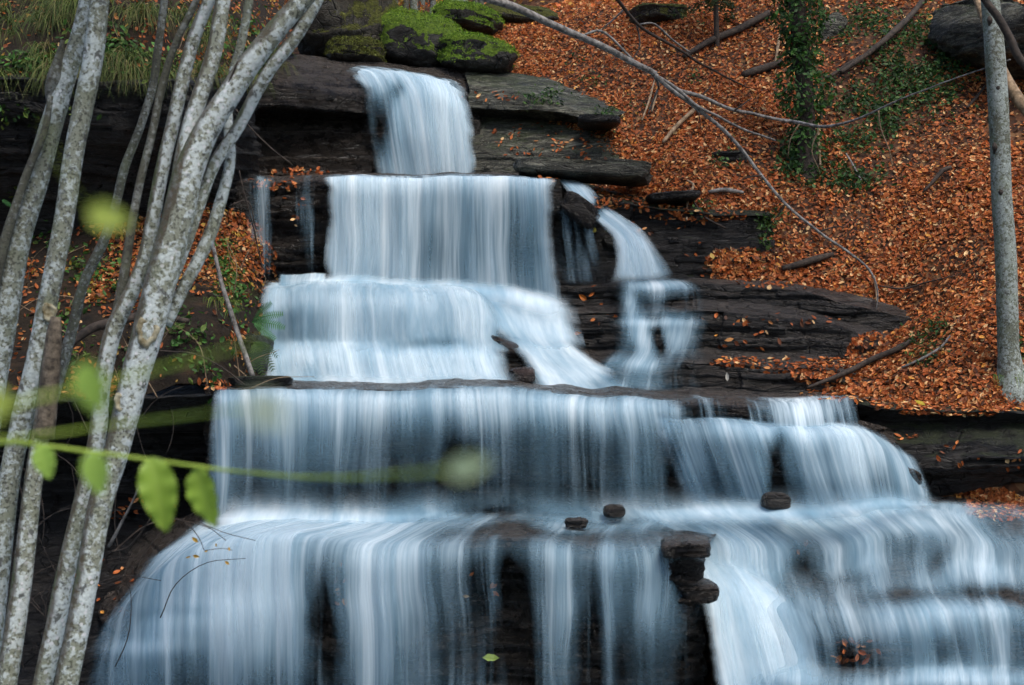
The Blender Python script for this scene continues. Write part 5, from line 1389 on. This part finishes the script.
# ------------------------------------------------------------------ green leafy shoots close to the camera
def broad_leaf(parent, px, py, Y, length, width, ang, col, fold=.25, curl=.25, yaw=0.0):
    """Leaf hanging from (px, py); ang in degrees in the picture plane (0 = hangs straight down); sizes in px."""
    L, W = length / F * Y, width / F * Y
    n, m = 26, 13
    s = np.linspace(0, 1, n)[:, None]; u = np.linspace(-1, 1, m)[None]
    half = W / 2 * np.sin(np.pi * s ** .80) ** .72 * (1 - .25 * s) * (1 + .06 * np.abs(np.sin(s * 40)))
    X = u * half; Z = -L * s + .0 * u
    Yd = -fold * np.abs(X) + curl * L * (s - .3) ** 2 + .03 * L * np.sin(s * 26) * u ** 2
    ca, sa = math.cos(yaw), math.sin(yaw)
    X, Yd = X * ca - Yd * sa, X * sa + Yd * ca
    a = math.radians(ang)
    Xr = X * math.cos(a) - Z * math.sin(a); Zr = X * math.sin(a) + Z * math.cos(a)
    V = np.stack([Xr, Yd + 0 * Xr, Zr], 2).reshape(-1, 3) + P(px, py, Y)
    rib = np.repeat((np.abs(u) < .12) * 1.0, n, 0); vein = (np.abs(np.sin(s * 30 + np.abs(u) * 5)) < .18) * .5
    k = np.clip(rib + vein, 0, 1).reshape(-1, 1)
    C = np.array(col) * (1 - k * .25) + np.array((.35, .45, .10)) * k * .25
    C = C * (1 + .5 * fbm(V[:, 0] * 40, V[:, 1] * 40, V[:, 2] * 40, 5, 3))[:, None]
    obj('leaf', V, grid_faces(m, n), M_FRESH, parent, attrs={'col': C})


M_FRESH = mat_leafcol('fresh green leaf', .55, .45, .35)
M_SHOOT = mat_green('green shoot', (.27, .40, .05), (.42, .54, .09), .3, 12)
g1, g2, g3 = (.30, .45, .06), (.34, .52, .09), (.46, .54, .10)


def shoot(label, stem, leaves, wid=1.0):
    t = thing('leafy_shoot', label, 'shoot', P(*stem[0][:2], stem[0][3]))
    V, Fq = px_tube(stem, 2, seg=10, step=.008, wob=.002, seed=5)
    obj('stem', V, Fq, M_SHOOT, t)
    for l in leaves:
        broad_leaf(t, *l)


shoot('green shoot with two crisp hanging leaves crossing low before the left trunks', [(-160, 425, 5, 1.35), (-20, 441, 4.5, 1.5), (50, 447, 4, 1.75), (134, 458, 3.2, 1.76), (200, 467, 3, 1.8), (255, 473, 3.2, 1.6), (340, 478, 4, 1.1), (444, 472, 4, .62)],
      [(151, 457, 1.75, 78, 40, 12, g1, .3, .3, .3), (197, 467, 1.8, 64, 34, 14, g1, .3, .3, -.25), (40, 445, 1.7, 36, 24, 16, g2, .2, .2, .2), (92, 451, 1.1, 46, 30, 10, g2, .2, .2, 0), (446, 472, .5, 46, 26, 104, (.44, .56, .34), .2, .2, 0)])
shoot('blurred green shoot rising to the right before the left trunks', [(-160, 440, 4.5, .62), (-20, 419, 4.5, .66), (34, 399, 4.2, .7), (90, 388, 4.0, .72), (134, 376, 4.0, .72), (200, 358, 3.5, .7), (262, 342, 2.5, .66)],
      [(82, 362, .66, 58, 36, 20, g2, .2, .2, 0), (2, 388, .62, 44, 34, -20, g3, .2, .2, 0)])
shoot('blurred thin green shoot running level above the crisp leaves', [(-160, 448, 3.5, .85), (-20, 442, 3.2, .9), (60, 433, 3.0, .95), (100, 427, 3.0, .95), (160, 420, 3.0, .9), (240, 410, 2.5, .75)],
      [(244, 402, .36, 50, 30, 70, (.50, .56, .34), .2, .2, 0)])
shoot('out of focus yellow green leaf floating before the left trunks on a thin stalk', [(40, 120, 0.4, .64), (66, 180, 0.6, .62), (84, 206, 0.6, .6), (90, 212, 0.6, .6)],
      [(88, 211, .6, 44, 30, 74, g3, .2, .2, 0)])
# ------------------------------------------------------------------ camera, light, render settings
cam = bpy.data.cameras.new('camera'); camo = link('camera', cam)
camo.location = (0, 0, ZC); camo.rotation_euler = (math.radians(90), 0, 0)
cam.sensor_width = 36; cam.lens = F * 36 / 1024.0
cam.clip_start = .05; cam.clip_end = 2000
cam.dof.use_dof = True; cam.dof.focus_distance = 12.8; cam.dof.aperture_fstop = 4.6
SC.camera = camo

w = bpy.data.worlds.new('World'); SC.world = w; w.use_nodes = True
nt = w.node_tree
sky = nt.nodes.new('ShaderNodeTexSky'); sky.sky_type = 'NISHITA'; sky.sun_disc = False
EL, RZ = 60, 145
sky.sun_elevation = math.radians(EL); sky.sun_rotation = math.radians(RZ)
sky.air_density = 1.0; sky.dust_density = 3.0
bg = nt.nodes['Background']; bg.inputs[1].default_value = .13
nt.links.new(sky.outputs[0], bg.inputs[0])
sun = bpy.data.lights.new('sun', 'SUN'); so = link('sun', sun)
sun.energy = 1.5; sun.angle = math.radians(25); sun.color = (1, .95, .88)
# sun stands at azimuth RZ (clockwise from +Y, like the sky texture)
az = math.radians(RZ)
dirv = Vector((math.sin(az) * math.cos(math.radians(EL)), math.cos(az) * math.cos(math.radians(EL)), math.sin(math.radians(EL))))
so.rotation_euler = dirv.to_track_quat('Z', 'Y').to_euler()
so.location = (0, 0, 30)

SC.view_settings.view_transform = 'Standard'; SC.view_settings.look = 'None'
SC.view_settings.gamma = 1; SC.view_settings.use_curve_mapping = False
SC.view_settings.exposure = 0.92
SC.render.engine = 'CYCLES'
SC.cycles.use_denoising = True
try:
    SC.cycles.denoiser = 'OPENIMAGEDENOISE'
except Exception:
    pass
SC.cycles.transparent_max_bounces = 14
SC.cycles.max_bounces = 4; SC.cycles.diffuse_bounces = 2; SC.cycles.glossy_bounces = 2; SC.cycles.transmission_bounces = 2
SC.cycles.use_adaptive_sampling = True; SC.cycles.adaptive_threshold = .03
SC.cycles.caustics_reflective = False; SC.cycles.caustics_refractive = False
